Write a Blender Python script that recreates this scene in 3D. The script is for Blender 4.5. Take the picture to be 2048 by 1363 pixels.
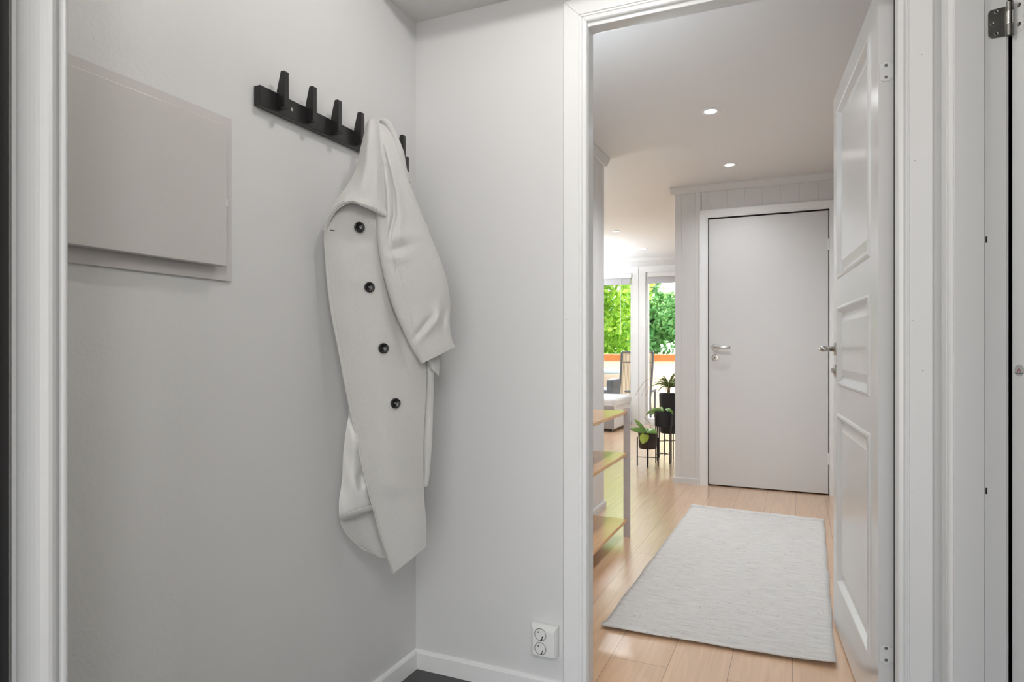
import bpy, bmesh, math, random
from mathutils import Vector, Matrix
random.seed(7)
for o in list(bpy.data.objects): bpy.data.objects.remove(o, do_unlink=True)
sc = bpy.context.scene
COL = sc.collection
# ------------------------------------------------------------------ camera
F = 1287.0; CX = 1024.0; Y0 = 697.0; YAW = math.radians(24.03)
CAM = Vector((1.157, -1.814, 1.05))
S_, C_ = math.sin(YAW), math.cos(YAW)
cd = bpy.data.cameras.new('camera'); cam = bpy.data.objects.new('camera', cd); COL.objects.link(cam)
cam.location = CAM; cam.rotation_euler = (math.pi/2, 0, YAW)
cd.sensor_width = 36; cd.lens = F*36/2048; cd.shift_y = (Y0-681.5)/2048; cd.clip_start = .02; cd.clip_end = 200
sc.camera = cam
# ------------------------------------------------------------------ world, sun, view
sc.view_settings.view_transform = 'Standard'; sc.view_settings.look = 'None'
sc.view_settings.gamma = 1; sc.view_settings.exposure = 0.27; sc.view_settings.use_curve_mapping = False
w = bpy.data.worlds.new('sky'); sc.world = w; w.use_nodes = True
wn = w.node_tree.nodes; wl = w.node_tree.links
bg = wn['Background']; bg.inputs['Strength'].default_value = 3.6
tc = wn.new('ShaderNodeTexCoord'); sx = wn.new('ShaderNodeSeparateXYZ'); cr = wn.new('ShaderNodeValToRGB')
wl.new(tc.outputs['Generated'], sx.inputs[0]); wl.new(sx.outputs['Z'], cr.inputs[0]); wl.new(cr.outputs[0], bg.inputs[0])
cr.color_ramp.elements[0].position = 0.0; cr.color_ramp.elements[0].color = (1.0, .97, .94, 1)
cr.color_ramp.elements[1].position = .7; cr.color_ramp.elements[1].color = (.72, .84, 1.0, 1)
sd = bpy.data.lights.new('sun', 'SUN'); sun = bpy.data.objects.new('sun', sd); COL.objects.link(sun)
sd.energy = 20.0; sd.angle = math.radians(1.0); sd.color = (1, .95, .86)
sun.rotation_euler = Vector((.30, -.52, -.80)).to_track_quat('-Z', 'Y').to_euler()     # light travels towards +X, down

# ------------------------------------------------------------------ helpers
def ray(px, py):
    r = (px-CX)/F; u = (Y0-py)/F
    return Vector((r*C_-S_, r*S_+C_, u))
def at(px, py, ax, val):
    d = ray(px, py); t = (val-CAM[ax])/d[ax]; return CAM+d*t
def on_plane(px, py, P, n):
    d = ray(px, py); t = (P-CAM).dot(n)/d.dot(n); return CAM+d*t
def new_mat(name): 
    m = bpy.data.materials.new(name); m.use_nodes = True
    nt = m.node_tree; return m, nt, nt.nodes['Principled BSDF']
def mat(name, col, rough=.5, metal=0, coat=0, bump=None, var=None, emit=None, sheen=0, spec=None):
    m, nt, b = new_mat(name); N = nt.nodes; L = nt.links
    b.inputs['Base Color'].default_value = (*col, 1); b.inputs['Roughness'].default_value = rough
    b.inputs['Metallic'].default_value = metal
    if coat: b.inputs['Coat Weight'].default_value = coat; b.inputs['Coat Roughness'].default_value = .12
    if sheen: b.inputs['Sheen Weight'].default_value = sheen; b.inputs['Sheen Roughness'].default_value = .5
    if spec is not None: b.inputs['Specular IOR Level'].default_value = spec
    if emit: b.inputs['Emission Color'].default_value = (*emit[0], 1); b.inputs['Emission Strength'].default_value = emit[1]
    t = N.new('ShaderNodeTexCoord')
    if bump:      # (scale, strength, distance)
        n = N.new('ShaderNodeTexNoise'); n.inputs['Scale'].default_value = bump[0]; n.inputs['Detail'].default_value = 4
        L.new(t.outputs['Object'], n.inputs['Vector'])
        bp = N.new('ShaderNodeBump'); bp.inputs['Strength'].default_value = bump[1]; bp.inputs['Distance'].default_value = bump[2]
        L.new(n.outputs['Fac'], bp.inputs['Height']); L.new(bp.outputs[0], b.inputs['Normal'])
    if var:       # (scale, amount)
        n = N.new('ShaderNodeTexNoise'); n.inputs['Scale'].default_value = var[0]; n.inputs['Detail'].default_value = 5
        L.new(t.outputs['Object'], n.inputs['Vector'])
        mx = N.new('ShaderNodeMix'); mx.data_type = 'RGBA'
        mx.inputs['A'].default_value = (*[max(0, c*(1-var[1])) for c in col], 1); mx.inputs['B'].default_value = (*[min(1, c*(1+var[1])) for c in col], 1)
        L.new(n.outputs['Fac'], mx.inputs['Factor']); L.new(mx.outputs['Result'], b.inputs['Base Color'])
    return m
M = {}
M['wall'] = mat('wall_paint', (.68, .675, .67), .55, bump=(160, .12, .002))
M['wall_back'] = mat('back_wall_paint', (.69, .688, .682), .5, bump=(220, .04, .0006))
M['trim'] = mat('white_gloss_paint', (.82, .82, .81), .28, bump=(60, .04, .001))
M['jamb'] = mat('white_jamb_paint', (.80, .80, .79), .3, bump=(70, .05, .001))
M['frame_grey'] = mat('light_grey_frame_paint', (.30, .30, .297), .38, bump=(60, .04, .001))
M['panel'] = mat('painted_panelling', (.68, .665, .65), .4, bump=(90, .04, .001))
M['door'] = mat('white_door_lacquer', (.76, .755, .745), .2, bump=(9, .02, .004))
M['leafdoor'] = mat('smooth_door_paint', (.66, .65, .64), .38)
M['ceil'] = mat('ceiling_paint', (.77, .755, .745), .6)
M['ceil_rough'] = mat('textured_ceiling', (.74, .72, .71), .8, bump=(170, .6, .004))
M['dark'] = mat('dark_grey_slate_vinyl', (.045, .045, .045), .35, bump=(30, .15, .002), var=(9, .5))
M['black'] = mat('black_painted_wood', (.012, .011, .011), .3, bump=(120, .06, .001))
M['blackmetal'] = mat('black_powder_coated_steel', (.015, .015, .016), .4)
M['pot'] = mat('black_pot', (.02, .02, .022), .55)
M['pot_brown'] = mat('dark_brown_pot', (.035, .022, .017), .5)
M['groove'] = mat('grey_groove', (.35, .34, .33), .8)
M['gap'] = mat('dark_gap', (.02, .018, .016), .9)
M['steel'] = mat('brushed_steel', (.62, .6, .57), .25, metal=1)
M['steel_dark'] = mat('dull_steel', (.26, .25, .23), .38, metal=1, var=(40, .25))
M['screw'] = mat('screw_steel', (.32, .31, .3), .4, metal=1)
M['cab'] = mat('cabinet_enamel', (.60, .57, .55), .42, bump=(120, .02, .001))
M['socket'] = mat('white_plastic', (.8, .8, .78), .25)
M['wool'] = mat('light_grey_wool', (.60, .59, .57), .95, bump=(420, .55, .0015), var=(260, .07), sheen=.25, spec=.1)
M['wool_edge'] = mat('light_grey_wool_edge', (.61, .60, .58), .95, bump=(420, .5, .0015), sheen=.2, spec=.1)
M['lining'] = mat('light_satin_lining', (.74, .73, .71), .42, sheen=.2)
M['button'] = mat('black_button', (.012, .012, .012), .25)
M['thread'] = mat('pale_thread', (.8, .8, .78), .8)
M['white_metal'] = mat('grey_white_metal', (.66, .65, .66), .4)
M['rug'] = None
M['sofa_white'] = mat('white_upholstery', (.72, .72, .73), .9, bump=(300, .3, .001))
M['sofa_grey'] = mat('grey_upholstery', (.33, .32, .32), .9, bump=(300, .3, .001))
M['leaf_dark'] = mat('houseplant_leaf', (.16, .30, .05), .35, var=(14, .5))
M['leaf_lime'] = mat('lime_orchid_leaf', (.36, .44, .05), .35, var=(20, .3))
M['leaf_thin'] = mat('palm_blade', (.20, .26, .07), .45, var=(30, .4))
M['stem'] = mat('brown_plant_stem', (.25, .16, .09), .7)
M['rail_wood'] = mat('stained_rail_wood', (.42, .13, .025), .5, var=(6, .3))
M['rail_panel'] = mat('cream_balcony_panel', (.88, .70, .53), .7)
M['deck'] = mat('deck_boards', (.62, .58, .52), .6)
M['wicker'] = mat('dark_wicker', (.03, .035, .045), .6)
M['cushion'] = mat('pale_blue_cushion', (.55, .62, .66), .8)
M['grass'] = mat('lawn', (.10, .2, .03), .9, var=(2, .4))
M['bark'] = mat('tree_bark', (.12, .09, .06), .9, var=(12, .4))
M['blind'] = mat('grey_roller_blind', (.52, .51, .53), .7)
M['plaster'] = mat('exterior_plaster', (.7, .68, .64), .8)
M['sticker'] = mat('silver_sticker', (.5, .5, .49), .4)
M['sticker_red'] = mat('red_print', (.4, .1, .09), .5)
M['lamp'] = mat('lamp_lens', (1, 1, 1), .4, emit=((1, .95, .88), 9))

def wood_floor():
    m, nt, b = new_mat('oak_planks'); N = nt.nodes; L = nt.links
    t = N.new('ShaderNodeTexCoord')
    mp = N.new('ShaderNodeMapping'); mp.inputs['Rotation'].default_value = (0, 0, math.pi/2)
    mp.inputs['Location'].default_value = (.33, -.004, 0)
    L.new(t.outputs['Object'], mp.inputs['Vector'])
    br = N.new('ShaderNodeTexBrick'); br.offset = .37; br.offset_frequency = 2
    br.inputs['Scale'].default_value = 1; br.inputs['Brick Width'].default_value = 3.1; br.inputs['Row Height'].default_value = .189
    br.inputs['Mortar Size'].default_value = .0011; br.inputs['Mortar Smooth'].default_value = .2; br.inputs['Bias'].default_value = 0
    br.inputs['Color1'].default_value = (.72, .46, .28, 1); br.inputs['Color2'].default_value = (.78, .52, .33, 1); br.inputs['Mortar'].default_value = (.30, .18, .10, 1)
    L.new(mp.outputs[0], br.inputs['Vector'])
    m2 = N.new('ShaderNodeMapping'); m2.inputs['Scale'].default_value = (26, 1.6, 1); L.new(t.outputs['Object'], m2.inputs['Vector'])
    nz = N.new('ShaderNodeTexNoise'); nz.inputs['Scale'].default_value = 1.6; nz.inputs['Detail'].default_value = 6; nz.inputs['Distortion'].default_value = 1.2
    L.new(m2.outputs[0], nz.inputs['Vector'])
    rp = N.new('ShaderNodeValToRGB'); rp.color_ramp.elements[0].position = .3; rp.color_ramp.elements[0].color = (.86, .84, .81, 1)
    rp.color_ramp.elements[1].position = .7; rp.color_ramp.elements[1].color = (1.05, 1.05, 1.05, 1); L.new(nz.outputs['Fac'], rp.inputs[0])
    mx = N.new('ShaderNodeMix'); mx.data_type = 'RGBA'; mx.blend_type = 'MULTIPLY'; mx.inputs['Factor'].default_value = 1
    L.new(br.outputs['Color'], mx.inputs['A']); L.new(rp.outputs[0], mx.inputs['B']); L.new(mx.outputs['Result'], b.inputs['Base Color'])
    b.inputs['Roughness'].default_value = .28
    b.inputs['Coat Weight'].default_value = 1.0; b.inputs['Coat Roughness'].default_value = .22; b.inputs['Coat IOR'].default_value = 1.6
    bp = N.new('ShaderNodeBump'); bp.inputs['Strength'].default_value = .35; bp.inputs['Distance'].default_value = .002; bp.invert = True
    L.new(br.outputs['Fac'], bp.inputs['Height']); L.new(bp.outputs[0], b.inputs['Normal'])
    return m
M['oak'] = wood_floor()
def shelf_wood():
    m, nt, b = new_mat('oak_shelf'); N = nt.nodes; L = nt.links
    t = N.new('ShaderNodeTexCoord'); mp = N.new('ShaderNodeMapping'); mp.inputs['Scale'].default_value = (40, 2.5, 40); L.new(t.outputs['Object'], mp.inputs['Vector'])
    n = N.new('ShaderNodeTexNoise'); n.inputs['Scale'].default_value = 2; n.inputs['Detail'].default_value = 5; L.new(mp.outputs[0], n.inputs['Vector'])
    r = N.new('ShaderNodeValToRGB'); r.color_ramp.elements[0].color = (.62, .31, .10, 1); r.color_ramp.elements[1].color = (.74, .42, .17, 1); L.new(n.outputs['Fac'], r.inputs[0])
    L.new(r.outputs[0], b.inputs['Base Color']); b.inputs['Roughness'].default_value = .22; b.inputs['Coat Weight'].default_value = .4; b.inputs['Coat Roughness'].default_value = .1
    return m
M['shelf'] = shelf_wood()
def rug_mat():
    m, nt, b = new_mat('woven_rug'); N = nt.nodes; L = nt.links
    t = N.new('ShaderNodeTexCoord')
    mp = N.new('ShaderNodeMapping'); mp.inputs['Scale'].default_value = (5, 55, 1); L.new(t.outputs['Object'], mp.inputs['Vector'])
    n = N.new('ShaderNodeTexNoise'); n.inputs['Scale'].default_value = 2.2; n.inputs['Detail'].default_value = 6; L.new(mp.outputs[0], n.inputs['Vector'])
    r = N.new('ShaderNodeValToRGB'); r.color_ramp.elements[0].position = .3; r.color_ramp.elements[0].color = (.60, .575, .55, 1)
    r.color_ramp.elements[1].position = .6; r.color_ramp.elements[1].color = (.74, .72, .69, 1); L.new(n.outputs['Fac'], r.inputs[0])
    n3 = N.new('ShaderNodeTexNoise'); n3.inputs['Scale'].default_value = 70; n3.inputs['Detail'].default_value = 2; L.new(t.outputs['Object'], n3.inputs['Vector'])
    r3 = N.new('ShaderNodeValToRGB'); r3.color_ramp.elements[0].position = .24; r3.color_ramp.elements[0].color = (.55, .5, .45, 1); r3.color_ramp.elements[1].position = .32; r3.color_ramp.elements[1].color = (1, 1, 1, 1)
    L.new(n3.outputs['Fac'], r3.inputs[0])
    mx = N.new('ShaderNodeMix'); mx.data_type = 'RGBA'; mx.blend_type = 'MULTIPLY'; mx.inputs['Factor'].default_value = 1
    L.new(r.outputs[0], mx.inputs['A']); L.new(r3.outputs[0], mx.inputs['B']); L.new(mx.outputs['Result'], b.inputs['Base Color'])
    b.inputs['Roughness'].default_value = .95; b.inputs['Specular IOR Level'].default_value = .1
    m2 = N.new('ShaderNodeMapping'); m2.inputs['Scale'].default_value = (140, 330, 1); L.new(t.outputs['Object'], m2.inputs['Vector'])
    n2 = N.new('ShaderNodeTexNoise'); n2.inputs['Scale'].default_value = 1; n2.inputs['Detail'].default_value = 3; L.new(m2.outputs[0], n2.inputs['Vector'])
    bp = N.new('ShaderNodeBump'); bp.inputs['Strength'].default_value = .7; bp.inputs['Distance'].default_value = .003; L.new(n2.outputs['Fac'], bp.inputs['Height']); L.new(bp.outputs[0], b.inputs['Normal'])
    return m
M['rug'] = rug_mat()
def wall_left_mat():
    m, nt, b = new_mat('left_wall_paint'); N = nt.nodes; L = nt.links
    b.inputs['Base Color'].default_value = (.69, .686, .678, 1); b.inputs['Roughness'].default_value = .5
    t = N.new('ShaderNodeTexCoord'); s = N.new('ShaderNodeSeparateXYZ'); L.new(t.outputs['Object'], s.inputs[0])
    lt = N.new('ShaderNodeMath'); lt.operation = 'LESS_THAN'; lt.inputs[1].default_value = -.876; L.new(s.outputs['Y'], lt.inputs[0])
    mu = N.new('ShaderNodeMath'); mu.operation = 'MULTIPLY_ADD'; mu.inputs[1].default_value = .2; mu.inputs[2].default_value = .02; L.new(lt.outputs[0], mu.inputs[0])
    n = N.new('ShaderNodeTexNoise'); n.inputs['Scale'].default_value = 110; n.inputs['Detail'].default_value = 4; L.new(t.outputs['Object'], n.inputs['Vector'])
    bp = N.new('ShaderNodeBump'); bp.inputs['Distance'].default_value = .004; L.new(mu.outputs[0], bp.inputs['Strength']); L.new(n.outputs['Fac'], bp.inputs['Height']); L.new(bp.outputs[0], b.inputs['Normal'])
    return m
M['wall_left'] = wall_left_mat()
def stripe_mat():
    m, nt, b = new_mat('striped_sling'); N = nt.nodes; L = nt.links
    t = N.new('ShaderNodeTexCoord'); wv = N.new('ShaderNodeTexWave'); wv.inputs['Scale'].default_value = 16; wv.bands_direction = 'X'
    L.new(t.outputs['Object'], wv.inputs['Vector'])
    r = N.new('ShaderNodeValToRGB'); r.color_ramp.elements[0].position = .3; r.color_ramp.elements[0].color = (.13, .10, .08, 1); r.color_ramp.elements[1].position = .5; r.color_ramp.elements[1].color = (.46, .38, .29, 1)
    L.new(wv.outputs['Fac'], r.inputs[0]); L.new(r.outputs[0], b.inputs['Base Color']); b.inputs['Roughness'].default_value = .8
    return m
M['stripe'] = stripe_mat()
def foliage_mat(name, c1, c2):
    m, nt, b = new_mat(name); N = nt.nodes; L = nt.links; out = N['Material Output']
    t = N.new('ShaderNodeTexCoord'); n = N.new('ShaderNodeTexNoise'); n.inputs['Scale'].default_value = 2.3; n.inputs['Detail'].default_value = 6
    L.new(t.outputs['Object'], n.inputs['Vector'])
    r = N.new('ShaderNodeValToRGB'); r.color_ramp.elements[0].position = .35; r.color_ramp.elements[0].color = (*c1, 1); r.color_ramp.elements[1].position = .62; r.color_ramp.elements[1].color = (*c2, 1)
    L.new(n.outputs['Fac'], r.inputs[0]); L.new(r.outputs[0], b.inputs['Base Color']); b.inputs['Roughness'].default_value = .5
    tr = N.new('ShaderNodeBsdfTranslucent'); L.new(r.outputs[0], tr.inputs[0])
    mx = N.new('ShaderNodeMixShader'); mx.inputs[0].default_value = .45; L.new(b.outputs[0], mx.inputs[1]); L.new(tr.outputs[0], mx.inputs[2]); L.new(mx.outputs[0], out.inputs[0])
    return m
M['fol1'] = foliage_mat('sunny_foliage', (.20, .42, .03), (.52, .72, .10))
M['fol2'] = foliage_mat('deep_foliage', (.10, .34, .10), (.36, .60, .26))
def glass_mat():
    m, nt, b = new_mat('window_glass'); N = nt.nodes; L = nt.links; out = N['Material Output']
    N.remove(b); tr = N.new('ShaderNodeBsdfTransparent'); tr.inputs[0].default_value = (.97, .98, .97, 1)
    gl = N.new('ShaderNodeBsdfGlossy'); gl.inputs['Roughness'].default_value = .02; fr = N.new('ShaderNodeFresnel'); fr.inputs[0].default_value = 1.45
    mx = N.new('ShaderNodeMixShader'); L.new(fr.outputs[0], mx.inputs[0]); L.new(tr.outputs[0], mx.inputs[1]); L.new(gl.outputs[0], mx.inputs[2]); L.new(mx.outputs[0], out.inputs[0])
    return m
M['glass'] = glass_mat()

def box(bm, x0, x1, y0, y1, z0, z1):
    vs = [bm.verts.new((x, y, z)) for z in (z0, z1) for y in (y0, y1) for x in (x0, x1)]
    for f in ((0, 2, 3, 1), (4, 5, 7, 6), (0, 1, 5, 4), (2, 6, 7, 3), (0, 4, 6, 2), (1, 3, 7, 5)): bm.faces.new([vs[i] for i in f])
def boxes(*bs):
    bm = bmesh.new()
    for b in bs: box(bm, *b)
    return bm
def prism(bm, pts, z0, z1, fn=None):
    """pts = closed polygon in (a,b); fn(a,b,c)->xyz"""
    fn = fn or (lambda a, b, c: (a, b, c))
    lo = [bm.verts.new(fn(a, b, z0)) for a, b in pts]; hi = [bm.verts.new(fn(a, b, z1)) for a, b in pts]
    n = len(pts); bm.faces.new(lo); bm.faces.new(hi)
    for i in range(n): bm.faces.new((lo[i], lo[(i+1) % n], hi[(i+1) % n], hi[i]))
def sweep(bm, prof, path, fn):
    """prof [(a outward, b protrusion)], path [(u,v,(au,av))] corner points with outward mitre vectors; fn(u,v,b)->xyz"""
    rings = []
    for (u, v, (au, av)) in path: rings.append([bm.verts.new(fn(u+au*a, v+av*a, b)) for a, b in prof])
    n = len(prof)
    for i in range(len(rings)-1):
        for j in range(n): bm.faces.new((rings[i][j], rings[i][(j+1) % n], rings[i+1][(j+1) % n], rings[i+1][j]))
    bm.faces.new(rings[0]); bm.faces.new(rings[-1])
def tube(bm, pts, r, seg=8, r2=None):
    pts = [Vector(p) for p in pts]; rings = []
    n = len(pts)
    for i, p in enumerate(pts):
        t = (pts[min(i+1, n-1)]-pts[max(i-1, 0)]).normalized()
        a = t.cross(Vector((0, 0, 1))); a = a.normalized() if a.length > 1e-3 else Vector((1, 0, 0)); b = t.cross(a)
        rr = r if r2 is None else r+(r2-r)*i/(n-1)
        rings.append([bm.verts.new(p+(a*math.cos(k*2*math.pi/seg)+b*math.sin(k*2*math.pi/seg))*rr) for k in range(seg)])
    for i in range(n-1):
        for k in range(seg): bm.faces.new((rings[i][k], rings[i][(k+1) % seg], rings[i+1][(k+1) % seg], rings[i+1][k]))
    bm.faces.new(rings[0]); bm.faces.new(rings[-1])
def lathe(bm, prof, seg=28, mtx=None):
    """prof [(r,h)] about local Z"""
    mtx = mtx or Matrix(); rings = []
    for r, h in prof:
        if r < 1e-6: rings.append([bm.verts.new(mtx @ Vector((0, 0, h)))])
        else: rings.append([bm.verts.new(mtx @ Vector((r*math.cos(k*2*math.pi/seg), r*math.sin(k*2*math.pi/seg), h))) for k in range(seg)])
    for a, b in zip(rings, rings[1:]):
        for k in range(seg):
            k2 = (k+1) % seg
            if len(a) == 1 and len(b) == 1: continue
            if len(a) == 1: bm.faces.new((a[0], b[k2], b[k]))
            elif len(b) == 1: bm.faces.new((a[k], a[k2], b[0]))
            else: bm.faces.new((a[k], a[k2], b[k2], b[k]))
def dirm(p, n):
    """matrix whose local Z is n, at p"""
    q = Vector(n).to_track_quat('Z', 'Y'); return Matrix.Translation(Vector(p)) @ q.to_matrix().to_4x4()
def obj(name, bm, m, parent=None, smooth=False, bevel=0, seg=2):
    bmesh.ops.recalc_face_normals(bm, faces=bm.faces)
    me = bpy.data.meshes.new(name); bm.to_mesh(me); bm.free()
    me.materials.append(m); o = bpy.data.objects.new(name, me); COL.objects.link(o)
    if smooth:
        for p in me.polygons: p.use_smooth = True
    if bevel:
        b = o.modifiers.new('bevel', 'BEVEL'); b.width = bevel; b.segments = seg; b.limit_method = 'ANGLE'; b.angle_limit = math.radians(35)
    if parent: o.parent = parent; o.matrix_parent_inverse = parent.matrix_basis.inverted()
    return o
def thing(name, label, cat, loc, group=None):
    o = bpy.data.objects.new(name, None); o.empty_display_size = .05; COL.objects.link(o); o.location = loc
    o['label'] = label; o['category'] = cat
    if group: o['group'] = group
    return o
def tag(o, label, cat, group=None, kind=None):
    o['label'] = label; o['category'] = cat
    if group: o['group'] = group
    if kind: o['kind'] = kind
    return o
def struct(name, bm, m, label=None, cat=None, parent=None, **k):
    o = obj(name, bm, m, parent, **k)
    if not parent:
        o['kind'] = 'structure'; o['label'] = label or name.replace('_', ' '); o['category'] = cat or name.split('_')[0]
    return o
def sroot(name, label, cat, loc):
    o = thing(name, label, cat, loc); o['kind'] = 'structure'; return o

# ------------------------------------------------------------------ near room shell (corner at the origin)
struct('floor', boxes((-.12, 1.56, -2.9, .02, -.06, 0)), M['dark'], 'dark grey vinyl floor in the corner below the hanging coat', 'floor')
struct('wall_left', boxes((-.12, 0, -1.41, 0, 0, 2.5)), M['wall_left'], 'pale grey painted wall carrying the coat rack and fuse cabinet', 'wall')
struct('wall_back', boxes((-.12, .574, 0, .09, 0, 2.5), (1.394, 1.56, 0, .09, 0, 2.5), (.574, 1.394, 0, .09, 2.02, 2.5)), M['wall_back'], 'pale grey end wall with the open doorway and low double socket', 'wall')
struct('wall_right', boxes((1.468, 1.56, -.15, 0, 0, 2.5), (1.468, 1.56, -1.41, -1.0, 0, 2.5), (1.468, 1.56, -1.0, -.15, 2.05, 2.5)), M['wall_back'], 'narrow strip of grey wall between the two white door casings', 'wall')
struct('ceiling', boxes((0, 1.468, -.24, 0, 2.127, 2.5)), M['ceil_rough'], 'rough textured low ceiling patch above the coat corner', 'ceiling')
struct('ceiling', boxes((0, 1.468, -1.41, -.24, 2.26, 2.5)), M['ceil'], 'plain upper ceiling of the entrance room', 'ceiling')
struct('wall_front', boxes((-.12, .29, -1.41, -1.31, 0, 2.5), (1.47, 1.56, -1.5, -1.41, 0, 2.5), (.29, 1.47, -1.41, -1.31, 2.05, 2.5)), M['plaster'], 'entrance wall around the camera doorway', 'wall')
# back door frame: stop and casing
struct('door_1', boxes((.574, .581, 0, .09, 0, 2.03), (.581, .594, -.002, .045, 0, 2.0), (1.389, 1.394, 0, .09, 0, 2.03), (1.376, 1.389, -.002, .045, 0, 2.0), (.581, 1.389, 0, .09, 2.012, 2.02), (.581, 1.389, -.002, .045, 1.992, 2.012)), M['jamb'], 'white painted jamb lining of the open doorway', 'door frame', bevel=.002)
casprof = [(0, 0), (0, .010), (.003, .013), (.011, .014), (.014, .012), (.0145, .009), (.0165, .009), (.017, .012), (.020, .012), (.0215, .0085), (.0235, .0085), (.0245, .0125), (.070, .0125), (.0735, .009), (.0735, 0)]
fy = lambda u, v, b: (u, -b, v)
bm = bmesh.new(); sweep(bm, casprof, [(.592, 0, (-1, 0)), (.592, 2.004, (-1, 1))], fy)
struct('trim_1', bm, M['trim'], 'white moulded casing left of the open doorway', 'door casing')
bm = bmesh.new(); sweep(bm, casprof, [(.5925, 2.0045, (-1, 1)), (1.3765, 2.0045, (1, 1))], fy)
struct('trim_2', bm, M['trim'], 'white moulded casing across the top of the open doorway', 'door casing')
bm = bmesh.new(); sweep(bm, casprof, [(1.376, 0, (1, 0)), (1.376, 2.004, (1, 1))], fy)
struct('trim_3', bm, M['trim'], 'white moulded casing right of the open doorway', 'door casing')
# baseboards
bp = [(0, 0), (.012, 0), (.012, .052), (.009, .058), (.004, .061), (0, .061)]
bm = bmesh.new(); prism(bm, bp, -1.30, -.012, lambda a, b, c: (a, c, b)); struct('baseboard_left', bm, M['trim'], 'white skirting board along the left wall below the coat', 'skirting board')
bm = bmesh.new(); prism(bm, bp, 0, .518, lambda a, b, c: (c, -a, b)); struct('baseboard_back', bm, M['trim'], 'white skirting board below the double socket', 'skirting board')
# right wall doorway
fx = lambda u, v, b: (1.468-b, u, v)
casR = [(a*1.16, b) for a, b in casprof]
bm = bmesh.new(); sweep(bm, casR, [(-.148, 0, (1, 0)), (-.148, 2.05, (1, 1))], fx); struct('trim_4', bm, M['trim'], 'white moulded casing on the right wall beside the hinged side door', 'door casing')
bm = bmesh.new(); sweep(bm, casR, [(-.148, 2.0505, (1, 1)), (-1.002, 2.0505, (-1, 1))], fx); struct('trim_5', bm, M['trim'], 'white casing across the top of the side doorway', 'door casing')
d2 = sroot('door_2', 'white painted side doorway jamb with a steel hinge at far right', 'door frame', (1.53, -.15, 0))
obj('jamb', boxes((1.462, 1.5165, -.162, -.149, 0, 2.04), (1.5175, 1.556, -.156, -.149, 0, 2.05)), M['jamb'], d2, bevel=.0015)
# knots showing on the jamb
for zz, rr in ((1.281, .008), (.748, .009)):
    bm = bmesh.new(); lathe(bm, [(rr, 0), (rr, .0006), (rr-.0012, .0006), (rr-.0012, 0)], 20, dirm((1.5295, -.1561, zz), (0, -1, 0))); obj('plug_ring', bm, M['jamb'], d2)
    obj('chip', boxes((1.519, 1.522, -.1568, -.156, zz-.006, zz+.007)), M['gap'], d2)
# dark side room
struct('wall_side', boxes((1.60, 3.0, 1.0, 1.06, -.05, 2.3), (3.0, 3.06, -1.3, 1.06, -.05, 2.3), (1.56, 3.0, -1.36, -1.3, -.05, 2.3), (1.56, 1.60, .09, 1.0, -.05, 2.3)), M['gap'], 'side room walls coloured near black in place of shade', 'wall')  # near-black colour stands in for the darkness of the unlit room
struct('ceiling', boxes((1.56, 3.0, -1.36, 1.06, 2.3, 2.4)), M['gap'], 'side room ceiling coloured near black in place of shade', 'ceiling')
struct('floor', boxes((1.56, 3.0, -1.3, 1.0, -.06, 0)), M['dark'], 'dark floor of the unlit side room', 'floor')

struct('wall_light_limit', boxes((-.62, -.56, -3.4, -1.41, -.06, 2.5), (2.3, 2.36, -3.4, -1.36, -.06, 2.5), (1.56, 2.3, -1.42, -1.36, -.06, 2.5), (-.56, -.12, -1.47, -1.41, -.06, 2.5)), M['plaster'], 'added walls behind the camera that limit the daylight', 'wall')  # added enclosure out of view, limits daylight through the doorway
struct('ceiling', boxes((-.62, 2.36, -3.4, -1.41, 2.3, 2.5)), M['plaster'], 'added roof behind the camera that limits the daylight', 'ceiling')  # added roof out of view, keeps the sky light from above off
struct('floor', boxes((-.62, 2.36, -3.4, -2.9, -.06, -.001), (-.56, -.12, -2.9, -1.41, -.06, -.001), (1.56, 2.3, -2.9, -1.41, -.06, -.001)), M['dark'], 'entrance porch floor behind the camera', 'floor')
# camera-side door frame at the left edge
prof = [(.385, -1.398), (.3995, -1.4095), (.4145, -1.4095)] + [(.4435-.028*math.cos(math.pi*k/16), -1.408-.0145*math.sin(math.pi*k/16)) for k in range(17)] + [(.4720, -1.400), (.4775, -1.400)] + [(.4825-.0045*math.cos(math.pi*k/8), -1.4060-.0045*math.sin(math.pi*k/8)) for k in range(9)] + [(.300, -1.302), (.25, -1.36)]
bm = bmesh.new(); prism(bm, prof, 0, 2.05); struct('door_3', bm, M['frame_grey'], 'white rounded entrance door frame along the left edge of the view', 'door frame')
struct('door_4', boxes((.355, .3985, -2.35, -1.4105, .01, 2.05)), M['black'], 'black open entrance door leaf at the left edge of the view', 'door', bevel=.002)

# ------------------------------------------------------------------ hall and living room shell
HC = 2.31
struct('floor', boxes((-4.1, 1.60, .02, 7.2, -.06, 0)), M['oak'], 'light oak plank floor of the hall and living room', 'floor')
def grooved(bm, length, z0, z1, fn, pitch=.125, thick=.012, first=.06):
    """panelled face: boards with V grooves; fn(s, d, z) with s along, d outward"""
    pts = [(0, 0)]; s = first
    pts.append((0, thick))
    while s < length-.01:
        pts += [(s-.0025, thick), (s, thick-.0018), (s+.0025, thick)]; s += pitch
    pts += [(length, thick), (length, 0)]
    prism(bm, pts, z0, z1, fn)
struct('wall_hall_left', boxes((-.12, -.032, .09, 2.32, 0, HC)), M['panel'], 'grey panelled partition behind the oak shelf unit', 'wall')
bm = bmesh.new(); grooved(bm, 2.23, .0, HC, lambda s, d, z: (-.032+d, 2.32-s, z), first=.055); struct('wall_hall_left', bm, M['panel'], 'grey grooved boards beside the oak shelf unit', 'wall panelling')
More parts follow.
